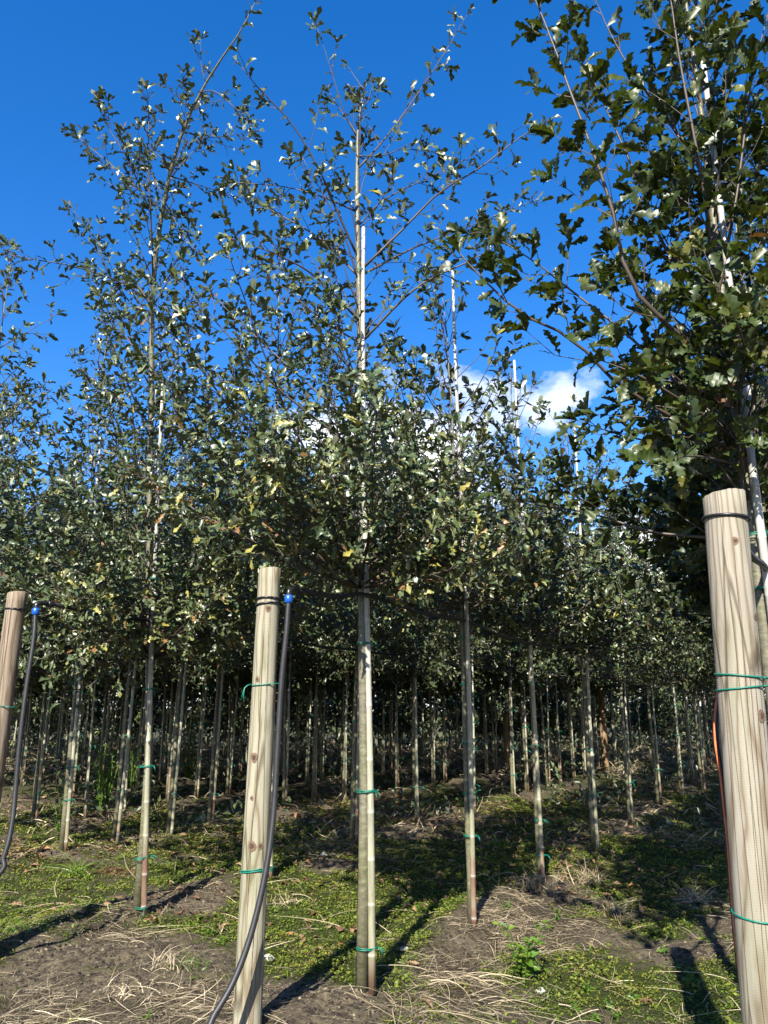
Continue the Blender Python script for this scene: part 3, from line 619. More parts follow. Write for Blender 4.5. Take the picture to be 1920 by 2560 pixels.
UNIQ = {(1, 0): hero_A, (2, 0): hero_L, (0, 0): hero_R}
LOOK = {(1, 0): 'tall young oak with bare upright top shoots, nearest behind the middle wooden post',
        (2, 0): 'tall young oak with leader bending right, nearest behind the left wooden post',
        (0, 0): 'closest young oak with big dark leaves rising behind the right wooden post'}
CLOOK = {(1, 0): 'thick pale bamboo cane tied to the centre oak trunk by green bands',
         (2, 0): 'bamboo cane with green lower half tied to the left foreground oak trunk',
         (0, 0): 'bamboo cane close behind the right wooden post, tied with green bands'}
CANE_TOP = {}
for (k, i, x, y) in TREES:
    RT = np.random.default_rng(1000 + k * 97 + i); z = gz(x, y) - .015
    lab = LOOK.get((k, i), f'young oak, {ORD[min(i, 38)]} tree along {rowname(k)}')
    clab = CLOOK.get((k, i), f'bamboo cane beside the {ORD[min(i, 38)]} oak along {rowname(k)}')
    near = y < 10.3 and k in (0, 1, 2, 3)
    if (k, i) in UNIQ:
        T = UNIQ[(k, i)](x, y, z)
        tm, m, key = (T_BROAD, M_LEAF_B, 'broad') if k == 0 else (T_HI, M_LEAF, 'hi')
        build_hero(T, (x, y, z), lab, G_TREE, tm, m, key, 300, ft=T_BROAD2 if k == 0 else T_LOW)
        lean = ((T.path[9][0] - T.path[0][0]) / T.path[9][2], (T.path[9][1] - T.path[0][1]) / T.path[9][2])
        L_ = {(1, 0): 4.95, (2, 0): 4.3, (0, 0): 4.9}[(k, i)]; off = {(1, 0): (.056, -.012), (2, 0): (.058, -.01), (0, 0): (.03, -.055)}[(k, i)]
        c = empty('bamboo_cane', (x + off[0], y + off[1], z)); tag(c, clab, 'cane', G_CANE)
        ob('pole', cane_mesh(L_, .023, 500 + k, lean, .0135), c)
        add_ties(c, {(1, 0): (.23, 1.08, 1.95, 2.9, 3.8, 4.6), (2, 0): (.06, .42, 1.1, 1.7, 2.6), (0, 0): (.3, .9, 1.55, 2.05, 2.3)}[(k, i)], lean, (-off[0] / 2, -off[1] / 2), TIES, RT)
        continue
    if near:
        H = {(1, 1): 5.4, (1, 2): 5.3, (1, 3): 5.3}.get((k, i), RT.uniform(6.3, 7.2) if k >= 2 else RT.uniform(5.4, 6.2)); ln = (RT.normal(0, .012), RT.normal(0, .012)); br = k == 0
        T = grow(2000 + k * 50 + i, H, RT.uniform(2.15, 2.35), RT.uniform(1.35, 1.6), int(RT.integers(58, 66)), lean=ln, r0=RT.uniform(.026, .031), leafL=.125 if br else .098, leaf_gap=.033, twig_gap=.098, ang_k=.85 if br else 1.0, top_thin=.12, low_tint=.12, fpow=2.6 if k < 2 else 2.1, mid_thin=.4 if k < 2 else .7, clear=(2.9, 5.6, .07) if k < 2 else None, clear_k=x / y)
        build_hero(T, (x, y, z), lab, G_TREE, T_BROADM if br else T_MID, M_LEAF_B if br else M_LEAF, 'bm' if br else 'mid', 300 if y < 9.5 else 160, ft=T_BROADL if br else T_TINY)
        off = (RT.uniform(.035, .05), -.02) if (k, i) not in ((1, 1), (1, 2)) else (.012, -.045)
        c = empty('bamboo_cane', (x + off[0], y + off[1], z)); tag(c, clab, 'cane', G_CANE)
        ob('pole', cane_mesh({(1, 1): 5.45, (1, 2): 5.3, (1, 3): 5.1}.get((k, i), RT.uniform(4.4, 5.2)), .021, 600 + k * 40 + i, ln, .0135), c)
        add_ties(c, np.cumsum(RT.uniform(.3, .7, 6)), ln, (-off[0] / 2, -off[1] / 2), TIES, RT, .9)
        continue
    low = (y > 25 and RT.random() < .6) or (k >= 4 and y < 12 and RT.random() < .4)
    VS = LOWV if low else (FARV if y > 16 else VAR); tr, br, cr, T = VS[RT.integers(len(VS))]
    root = empty('young_oak', (x, y, z)); tag(root, lab, 'tree', G_TREE)
    s = RT.uniform(.88, 1.08); root.scale = (s * RT.uniform(.92, 1.05),) * 2 + (s,); rz = RT.uniform(0, 6.28)
    root.rotation_euler = (RT.normal(0, .012), RT.normal(0, .012), rz)
    ob('trunk', tr, root); ob('branches', br, root); cw = ob('crown', cr, root)
    a = RT.uniform(-1.2, .6); off = (.048 * math.cos(a), .048 * math.sin(a))
    c = empty('bamboo_cane', (x + off[0], y + off[1], z)); tag(c, clab, 'cane', G_CANE)
    c.rotation_euler = (root.rotation_euler[0] + RT.normal(0, .006), root.rotation_euler[1] + RT.normal(0, .006), 0)
    ob('pole', (CANES_LOW if low else CANES)[RT.integers(3 if low else 5)], c)
    if y < 22: add_ties(c, np.cumsum(RT.uniform(.35, .8, 4 if y < 16 else 3)), (0, 0), (-off[0] / 2, -off[1] / 2), TIES_FAR, RT, 1)
print('TREES', len(TREES), 'tris', tri_count())

# ------------------------------------------------------------------ far wood that closes the view
RF = np.random.default_rng(77); n = 34000
wx = RF.uniform(-34, 34, n); wy = 34.5 + RF.random(n) ** 1.3 * 9; hgt = 4.2 + 2.2 * fbm(wx * .35, wy * .2, 91); wz = RF.random(n) ** .8 * hgt
fw = ob('far_wood', inst('far_wood', T_QUAD, RF.integers(0, len(T_QUAD), n), frames(RF.normal(0, 1, (n, 3)), RF.normal(0, .5, (n, 3)) + np.array([0, -.2, 1])), np.stack([wx, wy, wz], -1), RF.uniform(.25, .5, n), RF.beta(2, 3, n), M_LEAF))
tag(fw, 'dark leafy mass of far trees closing the view behind the rows', None, None, 'stuff')

# ------------------------------------------------------------------ wooden posts
def post_mesh(h, r0, r1, seed, m, lean):
    R = np.random.default_rng(seed); nz_ = 46; sides = 32; z = np.linspace(-.25, h, nz_); z = np.r_[z, h + .004, h + .006]
    rr = r0 + (r1 - r0) * np.clip(z / h, 0, 1); rr[-3] = r1; rr[-2] = r1 - .004; rr[-1] = r1 - .012
    th = np.linspace(0, 2 * math.pi, sides, endpoint=False); bmp = 1 + .018 * np.cos(2 * th + R.uniform(0, 6))[None] + .010 * np.sin(3 * th + z[:, None] * 2) + .006 * R.normal(size=(len(z), sides)) * .6
    g = Geo(); tilt = np.stack([lean[0] * z, lean[1] * z, z], -1); g.tube(tilt, rr, sides, bump=bmp)
    vv = g.v[0]; top = vv[:, 2] > h - .03; vv[top, 2] += vv[top, 0] * .12 - vv[top, 1] * .05 + R.normal(0, .0012, top.sum()); return g.mesh('pole', m)
def crack(root, ang, z0, z1, R0, lean, w, seed):
    R = np.random.default_rng(seed); n = 40; z = np.linspace(z0, z1, n); a = math.radians(ang) + np.cumsum(R.normal(0, .006, n)); ww = w * np.sin(np.linspace(.05, 3.1, n)) ** .5 * R.uniform(.6, 1.3, n); v = []
    for i in range(n):
        for s_ in (-1, 1):
            aa = a[i] + s_ * ww[i] / R0; r_ = R0 + .0012; v.append((r_ * math.cos(aa) + lean[0] * z[i], r_ * math.sin(aa) + lean[1] * z[i], z[i]))
    t = [];
    for i in range(n - 1): t += [(2 * i, 2 * i + 1, 2 * i + 3), (2 * i, 2 * i + 3, 2 * i + 2)]
    ob('crack', mesh_np('crack', np.array(v), t, M_KNOTD), root)
def knot(root, ang, z, r, R0, lean, s=1.0):
    n = np.array([math.cos(ang), math.sin(ang), 0]); tx = np.array([-math.sin(ang), math.cos(ang), 0]); up = np.array([0, 0, 1.0])
    for nm, k, out, m in (('knot', 1.0, .0022, M_KNOT), ('knot', .55, .0032, M_KNOTD)):
        g = Geo(); v = [n * (R0 + out)]; 
        for q in range(14):
            a = q / 14 * 2 * math.pi; rr_ = r * k * (1 + .12 * math.sin(3 * a + z * 9))
            dx = math.cos(a) * rr_ * .8; p = n * math.sqrt(max(0, (R0 + out * .4) ** 2 - dx * dx)) + tx * dx + up * math.sin(a) * rr_; v.append(p)
        v = np.array(v) + np.array([lean[0] * z, lean[1] * z, z]); g.add(v, [(0, 1 + q, 1 + (q + 1) % 14) for q in range(14)])
        ob(nm, g.mesh('knot', m), root)
def band(root, name, z, R0, m, th, lean, wob=.004, seed=0, off=(0, 0), ex=0.0, turns=1):
    R = np.random.default_rng(seed); n = 26 * turns; a = np.linspace(0, 2 * math.pi * turns, n) - 1.0
    rr = R0 + th * .8 + .0
    px_ = rr * np.cos(a); py_ = rr * np.sin(a)
    if ex: px_ = px_ + ex * np.clip(np.cos(a), 0, 1) ** 2
    zz = z + wob * np.sin(a + seed) + np.linspace(0, .016 * (turns - 1), n)
    g = Geo(); g.tube(np.stack([px_ + lean[0] * z + off[0], py_ + lean[1] * z + off[1], zz], -1), th, 6, cap=True)
    return g, ob(name, g.mesh(name, m), root)
def post(x, y, h, r0, r1, seed, m, lean, label, knots, ties, straps, cracks=()):
    root = empty('wooden_post', (x, y, gz(x, y) if y > 3.5 else 0)); root.location.z = 0; tag(root, label, 'post', 'wooden posts')
    ob('pole', post_mesh(h, r0, r1, seed, m, lean), root)
    rad = lambda z: r0 + (r1 - r0) * z / h
    for a, z, r in knots: knot(root, math.radians(a), z, r, rad(z) * 1.012, lean)
    for z, ex, sd, turns in ties:
        g, o = band(root, 'tie', z, rad(z) * 1.015, M_TIE, .0032, lean, .008, sd, (0, 0), ex, turns)
    for q, (a, z0, z1, w) in enumerate(cracks): crack(root, a, z0, z1, rad((z0 + z1) / 2) * 1.022, lean, w, seed * 10 + q)
    for z, sd in straps: band(root, 'strap', z, rad(z) * 1.012, M_BLACK, .0055, lean, .007, sd)
    return root
# facing camera is -y (angle -90)
P1O = post(-.672, 4.23, 2.36, .070, .0605, 1, M_WOOD[1], (.012, 0), 'pale round wooden post with black hose in the middle foreground',
     [(-80, 2.14, .020), (-118, 1.76, .016), (-112, 1.36, .026), (-100, .93, .028), (-62, .93, .018), (-112, 1.16, .012)], [(1.735, .03, 1, 1), (.80, .025, 2, 2)], [(2.195, 3), (2.17, 8)], [(-92, 1.2, 2.1, .0011), (-70, 1.45, 2.15, .0009), (-104, .5, 1.15, .0008), (-75, .1, .8, .0010)])
P2O = post(1.20, 2.75, 2.37, .0785, .0755, 2, M_WOOD[2], (.033, 0), 'thick grey wooden post cut off by the right edge',
     [(-96, 2.19, .016), (-62, 1.58, .022), (-50, 1.92, .014)], [(1.715, .03, 5, 1), (1.675, .03, 8, 1), (.95, .03, 6, 1)], [(2.288, 5)], [(-98, 1.0, 2.2, .0009), (-78, .6, 1.75, .0012), (-110, .7, 1.5, .0007), (-60, 1.2, 2.0, .0008)])
P0O = post(-2.545, 5.19, 2.37, .070, .064, 3, M_WOOD[0], (.012, 0), 'brown wooden post at the left edge with strong ring grain',
     [(-60, 1.2, .02)], [(1.62, .03, 4, 1)], [(2.27, 6)], [(-88, 1.75, 2.34, .0016), (-80, .5, 1.3, .0010)])
def tails(root, p, seed):
    R = np.random.default_rng(seed); g = Geo()
    for s in (-.6, -1.1): g.tube(spline([p, p + np.array([-.03, -.02, -.02]), p + np.array([-.055 - .02 * s, -.02, -.06 + .05 * s * .5])], 5), .003, 5)
    ob('tie', g.mesh('tie', M_TIE), root)
tails(P1O, np.array([-.064 + .02, -.035, 1.735]), 1)
for q, (px, py, h, r, lab) in enumerate([(1516, 1938, 2.55, .085, 'brown wooden post standing in shade among the right-hand rows'), (1268, 1922, 1.5, .075, 'short brown wooden post lit by sun between far canes'), (1768, 1862, 2.2, .09, 'far wooden post seen just left of the right post'), (948, 1838, 2.2, .09, 'thin far wooden post in the gap right of the centre oak')]):
    x, y = gp(px, py); post(x, y, h, r, r * .95, 20 + q, M_WOOD[3], (.0, 0), lab, [], [], [])

# ------------------------------------------------------------------ hoses and pipes
def hose(name, pts, r, label, cat, group=None, n=60, sides=10, m=M_HOSE):
    g = Geo(); g.tube(spline(pts, n), r, sides); return tag(ob(name, g.mesh(name, m)), label, cat, group)
def coupling(p, d, label, s=1.0):
    root = empty('pipe_coupling', p); tag(root, label, 'pipe fitting', 'blue couplings on the hoses')
    g = Geo(); z = np.array([0, .006, .008, .03, .052, .056]) * s; a = np.linspace(0, 2 * math.pi, 24, endpoint=False)
    rib = 1 + .045 * (np.arange(24) % 2)[None] * np.array([0, 1, 1, 1, 1, 0])[:, None]
    g.tube(np.stack([z * 0, z * 0, z - .05 * s], -1), np.array([.020, .0245, .026, .027, .025, .021]) * s, 24, bump=rib); ob('nut', g.mesh('nut', M_BLUE), root)
    g = Geo(); d = np.array(d); g.tube(spline([(0, 0, .0), (0, 0, .025 * s), (0, 0, .042 * s) + d * .012, np.array((0, 0, .05 * s)) + d * .05, np.array((0, 0, .05 * s)) + d * .09], 14), .019 * s, 14)
    ob('elbow', g.mesh('elbow', M_BLACK), root)
    g = Geo(); c = np.array((0, 0, .05 * s)); g.tube([c + d * .085, c + d * .09, c + d * .13, c + d * .135], np.array([.020, .026, .026, .02]) * s, 16); ob('nut', g.mesh('nut', M_BLACK), root)
u3 = np.array([U[0], U[1], 0])
c1 = at(722, 1490, 4.22); coupling(c1, u3, 'blue hose coupling beside the top of the middle wooden post', .85)
h1 = [c1 + np.array([0, 0, -.03]), at(716, 1580, 4.21), at(704, 1700, 4.20), at(693, 1880, 4.18), at(684, 2030, 4.15), at(666, 2170, 4.10), at(632, 2320, 4.04), at(590, 2440, 3.98), at(540, 2530, 3.92), at(480, 2610, 3.86), (-1.25, 3.78, .035), (-1.9, 3.6, .03)]
hose('drop_hose', h1, .0155, 'black hose sweeping down across the middle wooden post to the ground', 'hose', 'black drop hoses', 90)
c0 = at(90, 1522, 5.2); coupling(c0, u3, 'blue hose coupling beside the top of the left post', .9)
h0 = [c0 + np.array([0, 0, -.03]), at(84, 1600, 5.18), at(66, 1720, 5.15), at(50, 1850, 5.12), at(40, 1960, 5.1), at(30, 2060, 5.06), at(10, 2140, 5.02), at(-30, 2210, 4.98), (-3.1, 4.8, .035), (-3.8, 4.6, .03)]
hose('drop_hose', h0, .0155, 'black hose hanging down beside the left edge post', 'hose', 'black drop hoses', 80)
h2 = [(1.33, 2.95, 1.9), at(1790, 1800, 2.9), at(1806, 1950, 2.88), at(1822, 2100, 2.86), at(1836, 2280, 2.83), at(1852, 2430, 2.8), at(1868, 2560, 2.78), at(1885, 2680, 2.74), (1.12, 2.5, .03)]
o2 = hose('drop_hose', h2, .0125, 'black hose with orange stripe running down beside the right post', 'hose', 'black drop hoses', 70)
sp2 = spline(h2, 70); g = Geo(); side = np.array([-.0085, -.0085, 0]); g.tube(sp2 + side, .0045, 6); ob('stripe', g.mesh('stripe', M_ORANGE), o2)
def row_pipe(k, start, label, z=2.24, nmax=14, r=.0145):
    pts = [start]
    for i, p in enumerate(rows[k][:nmax]):
        f = np.array([p[0] + .02, p[1] - .045, z + gz(*p)])
        if i or np.linalg.norm(f - start) > .5:
            mid = (pts[-1] + f) / 2 + np.array([0, 0, -.025]); pts.append(mid)
        pts.append(f)
    hose('irrigation_pipe', pts, r, label, 'pipe', 'pipes strung along the rows', 120, 8)
row_pipe(1, c1 + u3 * .12 + np.array([0, 0, .05]), 'black irrigation pipe strung from the middle post along its row of oaks')
row_pipe(2, c0 + u3 * .12 + np.array([0, 0, .05]), 'black irrigation pipe strung from the left post along its row')
row_pipe(0, np.array([1.33, 2.83, 2.28]), 'black irrigation pipe running back from the right wooden post', 2.12)
row_pipe(3, np.array([-4.9, 6.0, 2.2]), 'black irrigation pipe along the first row beyond the left post')

# ------------------------------------------------------------------ ground cover
RG = np.random.default_rng(55)
def scatter(n, ymax, dens_fn, ypow=1.0):
    out = []
    while sum(map(len, out)) < n:
        m_ = n * 2; yy = 3.0 + (ymax - 3.0) * RG.random(m_) ** ypow; xx = (RG.random(m_) * 2 - 1) * (.56 * yy + .25)
        k = RG.random(m_) < dens_fn(xx, yy) * np.clip(5.0 / yy, .1, 1) ** .3; out.append(np.stack([xx[k], yy[k]], -1))
    return np.vstack(out)[:n]
def mossd(x, y): m_, s_ = cover(x, y); f = fbm(x * 14, y * 14, 63, 2); return np.clip((m_ - .38) * 3.2, 0, 1) * np.clip((f - .28) * 3, .08, 1)
q = scatter(125000, 15, mossd, 1.25); nq = len(q)
zz = ground_h(q[:, 0], q[:, 1]) + RG.random(nq) ** 1.2 * (.008 + .07 * np.clip(fbm(q[:, 0] * 5, q[:, 1] * 5, 39, 3) - .35, 0, 1))
dd = RG.normal(0, 1, (nq, 3)); dd[:, 2] = np.abs(dd[:, 2]) * .5
tn = np.clip(.15 + .8 * fbm(q[:, 0] * 2.2, q[:, 1] * 2.2, 71) + RG.normal(0, .16, nq), 0, 1)
sc_ = RG.uniform(.009, .020, nq) * np.clip(q[:, 1] / 6, .85, 2.0)
tag(ob('moss_carpet', inst('moss_carpet', T_DOT, RG.integers(0, 4, nq), frames(dd, RG.normal(0, .45, (nq, 3)) + np.array([0, -.25, 1])), np.stack([q[:, 0], q[:, 1], zz], -1), sc_, tn, M_MOSS)), 'low green creeping moss and clover carpet between the rows', None, None, 'stuff')

def ribbons(P0, D, L, W, droop, segs=4, tint=None, name='straw', m=M_STRAW, rng=RG):
    n = len(P0); s = np.linspace(0, 1, segs + 1); D = D / np.linalg.norm(D, axis=1)[:, None]
    bend = rng.normal(0, .35, (n, 3)); bend[:, 2] *= .3
    pts = P0[:, None] + D[:, None] * (L[:, None] * s)[:, :, None] + (bend * L[:, None])[:, None] * (s ** 2)[None, :, None]
    pts[:, :, 2] -= (droop * L)[:, None] * s ** 2
    side = np.cross(D, np.array([0, 0, 1.0]) + rng.normal(0, .5, (n, 3))); side /= np.linalg.norm(side, axis=1)[:, None] + 1e-9
    w = W[:, None] * np.array([1 - .75 * q_ ** 2 for q_ in s])[None]
    a = pts - side[:, None] * w[:, :, None]; b = pts + side[:, None] * w[:, :, None]
    v = np.stack([a, b], 2).reshape(n, -1, 3); t = []
    for i in range(segs): t += [(2 * i, 2 * i + 1, 2 * i + 3), (2 * i, 2 * i + 3, 2 * i + 2)]
    t = np.array(t); T_ = (t[None] + (np.arange(n) * v.shape[1])[:, None, None]).reshape(-1, 3)
    return v, T_, np.repeat(tint, v.shape[1])
def strawd(x, y): m_, s_ = cover(x, y); return np.clip((s_ - .2) * 1.6, 0.03, 1) * np.clip((fbm(x * 5, y * 5, 64, 2) - .25) * 2.5, .1, 1)
q = scatter(30000, 14, strawd, 1.3); nq = len(q)
ang = 6.28 * fbm(q[:, 0] * 1.6, q[:, 1] * 1.6, 83, 2) * 1.5 + RG.normal(0, 1.1, nq); D_ = np.stack([np.cos(ang), np.sin(ang), RG.uniform(.0, .34, nq)], -1)
v, T_, tt = ribbons(np.stack([q[:, 0], q[:, 1], ground_h(q[:, 0], q[:, 1]) + RG.random(nq) * .022], -1), D_, RG.random(nq) ** 1.6 * .2 + .035, RG.uniform(.0007, .0016, nq) * np.clip(q[:, 1] / 6, .9, 1.8), RG.uniform(.05, .3, nq), 3, RG.random(nq))
v[:, :, 2] = np.maximum(v[:, :, 2], ground_h(v[:, :, 0].ravel(), v[:, :, 1].ravel()).reshape(v.shape[:2]) + .003)
tag(ob('straw', mesh_np('straw', v.reshape(-1, 3), T_, M_STRAW, {'tint': tt})), 'dry straw and dead grass lying over the soil', None, None, 'stuff')
# ragged undergrowth further back between the trunks
nq = 24000; yy = np.where(RG.random(nq) < .55, RG.uniform(20.5, 31, nq), 10 + 32 * RG.random(nq) ** 1.1); xx = (RG.random(nq) * 2 - 1) * .58 * yy; kp = RG.random(nq) < np.clip((fbm(xx * .7, yy * .7, 15) - .33) * 4, .05, 1); xx, yy = xx[kp], yy[kp]; nq = len(xx)
aa = RG.uniform(0, 6.28, nq); v, T_, tt = ribbons(np.stack([xx, yy, ground_h(xx, yy)], -1), np.stack([np.cos(aa) * .8, np.sin(aa) * .8, RG.uniform(.2, 1.1, nq)], -1), RG.uniform(.12, .5, nq) * (.6 + yy / 32), RG.uniform(.004, .010, nq) * (.6 + yy / 35), RG.uniform(.2, .9, nq), 3, RG.random(nq))
tag(ob('dry_undergrowth', mesh_np('dry_undergrowth', v.reshape(-1, 3), T_, M_STRAW, {'tint': tt})), 'dry grassy undergrowth between the far trunks', None, None, 'stuff')
nq = 26000; yy = 11 + 30 * RG.random(nq) ** 1.0; xx = (RG.random(nq) * 2 - 1) * .58 * yy; cl_ = fbm(xx * .9, yy * .9, 19); kp = RG.random(nq) < np.clip((cl_ - .5) * 7, 0, 1); xx, yy, cl_ = xx[kp], yy[kp], cl_[kp]; nq = len(xx)
hz_ = RG.random(nq) * np.clip((cl_ - .46) * 6, .05, 1.4) * np.clip((yy - 8) / 12, .25, 1.0)
tag(ob('leafy_undergrowth', inst('leafy_undergrowth', T_QUAD, RG.integers(0, 3, nq), frames(RG.normal(0, 1, (nq, 3)), RG.normal(0, .5, (nq, 3)) + [0, -.3, 1]), np.stack([xx, yy, ground_h(xx, yy) + hz_], -1), RG.uniform(.08, .16, nq), RG.beta(2, 3, nq), M_LEAF)), 'dark leafy undergrowth between the far trunks', None, None, 'stuff')
q = scatter(15000, 11, lambda x, y: mossd(x, y) * np.clip((fbm(x * 3, y * 3, 57, 2) - .42) * 6, 0, 1), 1.2); nq = len(q)
tag(ob('clover', inst('clover', T_DOT, RG.integers(0, 4, nq), frames(RG.normal(0, 1, (nq, 3)) * [1, 1, .3], RG.normal(0, .4, (nq, 3)) + np.array([0, -.2, 1])), np.stack([q[:, 0], q[:, 1], ground_h(q[:, 0], q[:, 1]) + .015 + RG.random(nq) * .035], -1), RG.uniform(.016, .030, nq), RG.random(nq) * .75, M_MOSS)), 'bright small-leaved ground cover in patches on the moss', None, None, 'stuff')
q = scatter(1500, 11, lambda x, y: np.clip(strawd(x, y) + .12, 0, 1), 1.2); nq = len(q); aa = 6.28 * fbm(q[:, 0] * 1.2, q[:, 1] * 1.2, 85, 2) * 1.5 + RG.normal(0, .5, nq)
v, T_, tt = ribbons(np.stack([q[:, 0], q[:, 1], ground_h(q[:, 0], q[:, 1]) + .02], -1), np.stack([np.cos(aa), np.sin(aa), RG.uniform(.05, .5, nq)], -1), RG.uniform(.15, .45, nq), RG.uniform(.0014, .0028, nq), RG.uniform(.1, .6, nq), 6, .55 + .45 * RG.random(nq))
v[:, :, 2] = np.maximum(v[:, :, 2], ground_h(v[:, :, 0].ravel(), v[:, :, 1].ravel()).reshape(v.shape[:2]) + .006)
tag(ob('dead_stalks', mesh_np('dead_stalks', v.reshape(-1, 3), T_, M_STRAW, {'tint': tt})), 'long pale dead stalks lying across the ground', None, None, 'stuff')
# soil crumbs
def soild(x, y): m_, s_ = cover(x, y); return np.clip(1.1 - 2 * np.maximum(m_, s_), 0.03, 1)
q = scatter(18000, 9, soild, 1.2); nq = len(q)
ov = np.array([(0, 0, .5), (.5, 0, 0), (.15, .48, .05), (-.42, .3, 0), (-.4, -.32, .05), (.16, -.47, 0)]); ot = np.array([(0, 1, 2), (0, 2, 3), (0, 3, 4), (0, 4, 5), (0, 5, 1)])
rsz = RG.random(nq) ** 4 * .024 + .005
tag(ob('soil_crumbs', inst('soil_crumbs', [(ov, ot)], np.zeros(nq, int), frames(RG.normal(0, 1, (nq, 3)) * [1, 1, .2], RG.normal(0, .2, (nq, 3)) + [0, 0, 1]), np.stack([q[:, 0], q[:, 1], ground_h(q[:, 0], q[:, 1]) - .002], -1), rsz, RG.random(nq), M_SOILC)), 'crumbs of dark peaty soil in the foreground', None, None, 'stuff')
# leaf litter
q = scatter(5200, 16, lambda x, y: np.clip(fbm(x * .8, y * .8, 99) * 2 - .75, 0.02, 1) * np.clip((y - 6) / 3, 0.0, 1), .9); nq = len(q)
tag(ob('leaf_litter', inst('leaf_litter', T_QUAD, RG.integers(0, len(T_QUAD), nq), frames(RG.normal(0, 1, (nq, 3)) * [1, 1, .25], RG.normal(0, .4, (nq, 3)) + [0, 0, 1]), np.stack([q[:, 0], q[:, 1], ground_h(q[:, 0], q[:, 1]) + .012 + RG.random(nq) * .015], -1), RG.uniform(.05, .10, nq), RG.random(nq) * .97, M_DEAD)), 'brown leaf litter strewn under the trees', None, None, 'stuff')

# single fallen leaves that can be picked out
FL = [(850, 2352, .10, .99, 'bright orange curled oak leaf on moss left of the centre oak'), (795, 2375, .10, .85, 'brown curled oak leaf on soil between post and centre oak'), (775, 2428, .09, .9, 'pale tan oak leaf flat on dark soil right of the post'), (1622, 2535, .11, .3, 'dark brown oak leaves crumpled near bottom, left of the right post'), (1070, 2540, .09, .9, 'tan oak leaf on straw right of the centre oak base'), (1545, 2535, .08, .85, 'pinkish fallen leaf at the bottom right among weeds'), (1505, 2432, .08, .5, 'brown fallen leaf in clover right of the green nettle'), (1480, 2372, .08, .7, 'tan fallen leaf above the nettle on the shaded edge'), (1030, 2432, .09, .8, 'tan oak leaf on moss just right of the centre oak shadow'), (110, 2280, .11, .85, 'pale dry leaf curled beside the left edge'), (135, 2295, .12, .7, 'long dry leaf on the left dark soil'), (45, 2275, .11, .6, 'brown dry leaf lying at the left edge by the hose'), (790, 2040, .14, .98, 'orange dead leaf in the shade behind the centre oak'), (740, 2055, .13, .9, 'rust coloured leaf in shade left of the centre oak'), (1424, 2160, .09, .95, 'pale yellow leaf on straw beside the leaning oak pair'), (130, 2300, .10, .55, 'shrivelled brown leaf on soil at lower left')]
for px, py, s, t, lab in FL:
    x, y = gp(px, py); i = RG.integers(len(T_HI)); tv, tt_ = T_HI[i]; R_ = frames(RG.normal(0, 1, (1, 3)) * [1, 1, .2], RG.normal(0, .3, (1, 3)) + [0, -.2, 1])[0]
    me = mesh_np('fallen_leaf', (tv - [0, .5, 0]) @ R_.T * s, tt_, M_DEAD, {'tint': np.full(len(tv), t)})
    lo = me.vertices; zmin = min(v_.co.z for v_ in lo)
    tag(ob('fallen_leaf', me, None, (x, y, gz(x, y) + .02 - zmin * .6)), lab, 'leaf', 'fallen leaves on the ground')

# stones
for q_, (px, py, s, lab) in enumerate([(668, 2400, .042, 'whitish stone on dark soil beside the middle wooden post'), (1352, 2480, .03, 'small pale stone at the foot of the green nettle'), (810, 2165, .04, 'small pale stone in shade left of the centre oak'), (1010, 2395, .03, 'pebble on straw right of the centre oak')]):
    x, y = gp(px, py); th = np.linspace(0, 2 * math.pi, 10, endpoint=False); ph = np.linspace(.05, math.pi - .05, 7); v = []
    for p in ph:
        for a in th:
            r = s * (1 + RG.normal(0, .13)); v.append((r * math.sin(p) * math.cos(a), r * math.sin(p) * math.sin(a) * .7, r * math.cos(p) * .55))
    t = []
    for i in range(6):
        for j in range(10):
            a, b = i * 10 + j, i * 10 + (j + 1) % 10; t += [(a, a + 10, b + 10), (a, b + 10, b)]
    v.append((0, 0, s * .5)); t += [(60 + 10, j, (j + 1) % 10) for j in range(10)]
    tag(ob('stone', mesh_np('stone', np.array(v), t, M_STONE, None, False), None, (x, y, gz(x, y) + s * .15)), lab, 'stone', 'pale stones on the soil')

# tufts of grass
def tuft(px, py, nb, L, w, m, tint, spread, label, droop=.5):
    x, y = gp(px, py); R = np.random.default_rng(int(px * 7 + py)); a = R.uniform(0, 6.28, nb)
    P = np.stack([R.normal(0, spread * .25, nb), R.normal(0, spread * .25, nb), np.zeros(nb)], -1)
    D = np.stack([np.cos(a) * R.uniform(.15, .9, nb), np.sin(a) * R.uniform(.15, .9, nb), R.uniform(.35, 1, nb)], -1)
    v, T_, tt = ribbons(P, D, R.uniform(.5, 1.1, nb) * L, np.full(nb, w), R.uniform(.2, 1, nb) * droop * 1.6, 6, np.clip(R.normal(tint, .2, nb), 0, 1), rng=R)
    v[:, :, 2] = np.maximum(v[:, :, 2], -.01)
    tag(ob('grass_tuft', mesh_np('grass_tuft', v.reshape(-1, 3), T_, m, {'tint': tt}), None, (x, y, gz(x, y))), label, 'grass', 'tufts of grass')
tuft(190, 2200, 60, .42, .0045, M_FRESH, .75, .22, 'yellow-green grass tuft in front of the thin oak by left post')
tuft(60, 2380, 45, .12, .003, M_FRESH, .3, .25, 'short dark green grass at the left edge near the soil')
tuft(480, 2440, 50, .14, .0025, M_FRESH, .3, .25, 'short green grass left of the middle post hose')
tuft(300, 2500, 60, .16, .0022, M_STRAW, .8, .35, 'dry pale grass tuft in the lower left foreground')
tuft(420, 2440, 60, .18, .0022, M_STRAW, .8, .3, 'bleached grass clump between left oak and hose')
tuft(1530, 2275, 80, .26, .003, M_STRAW, .6, .25, 'dry grass clump in front of the leaning oak pair')
tuft(1735, 2255, 80, .26, .003, M_STRAW, .8, .25, 'sunlit dry grass clump left of the right post')
tuft(1460, 2205, 110, .34, .0028, M_STRAW, .45, .4, 'arching dead grass on the mound by the third oak')
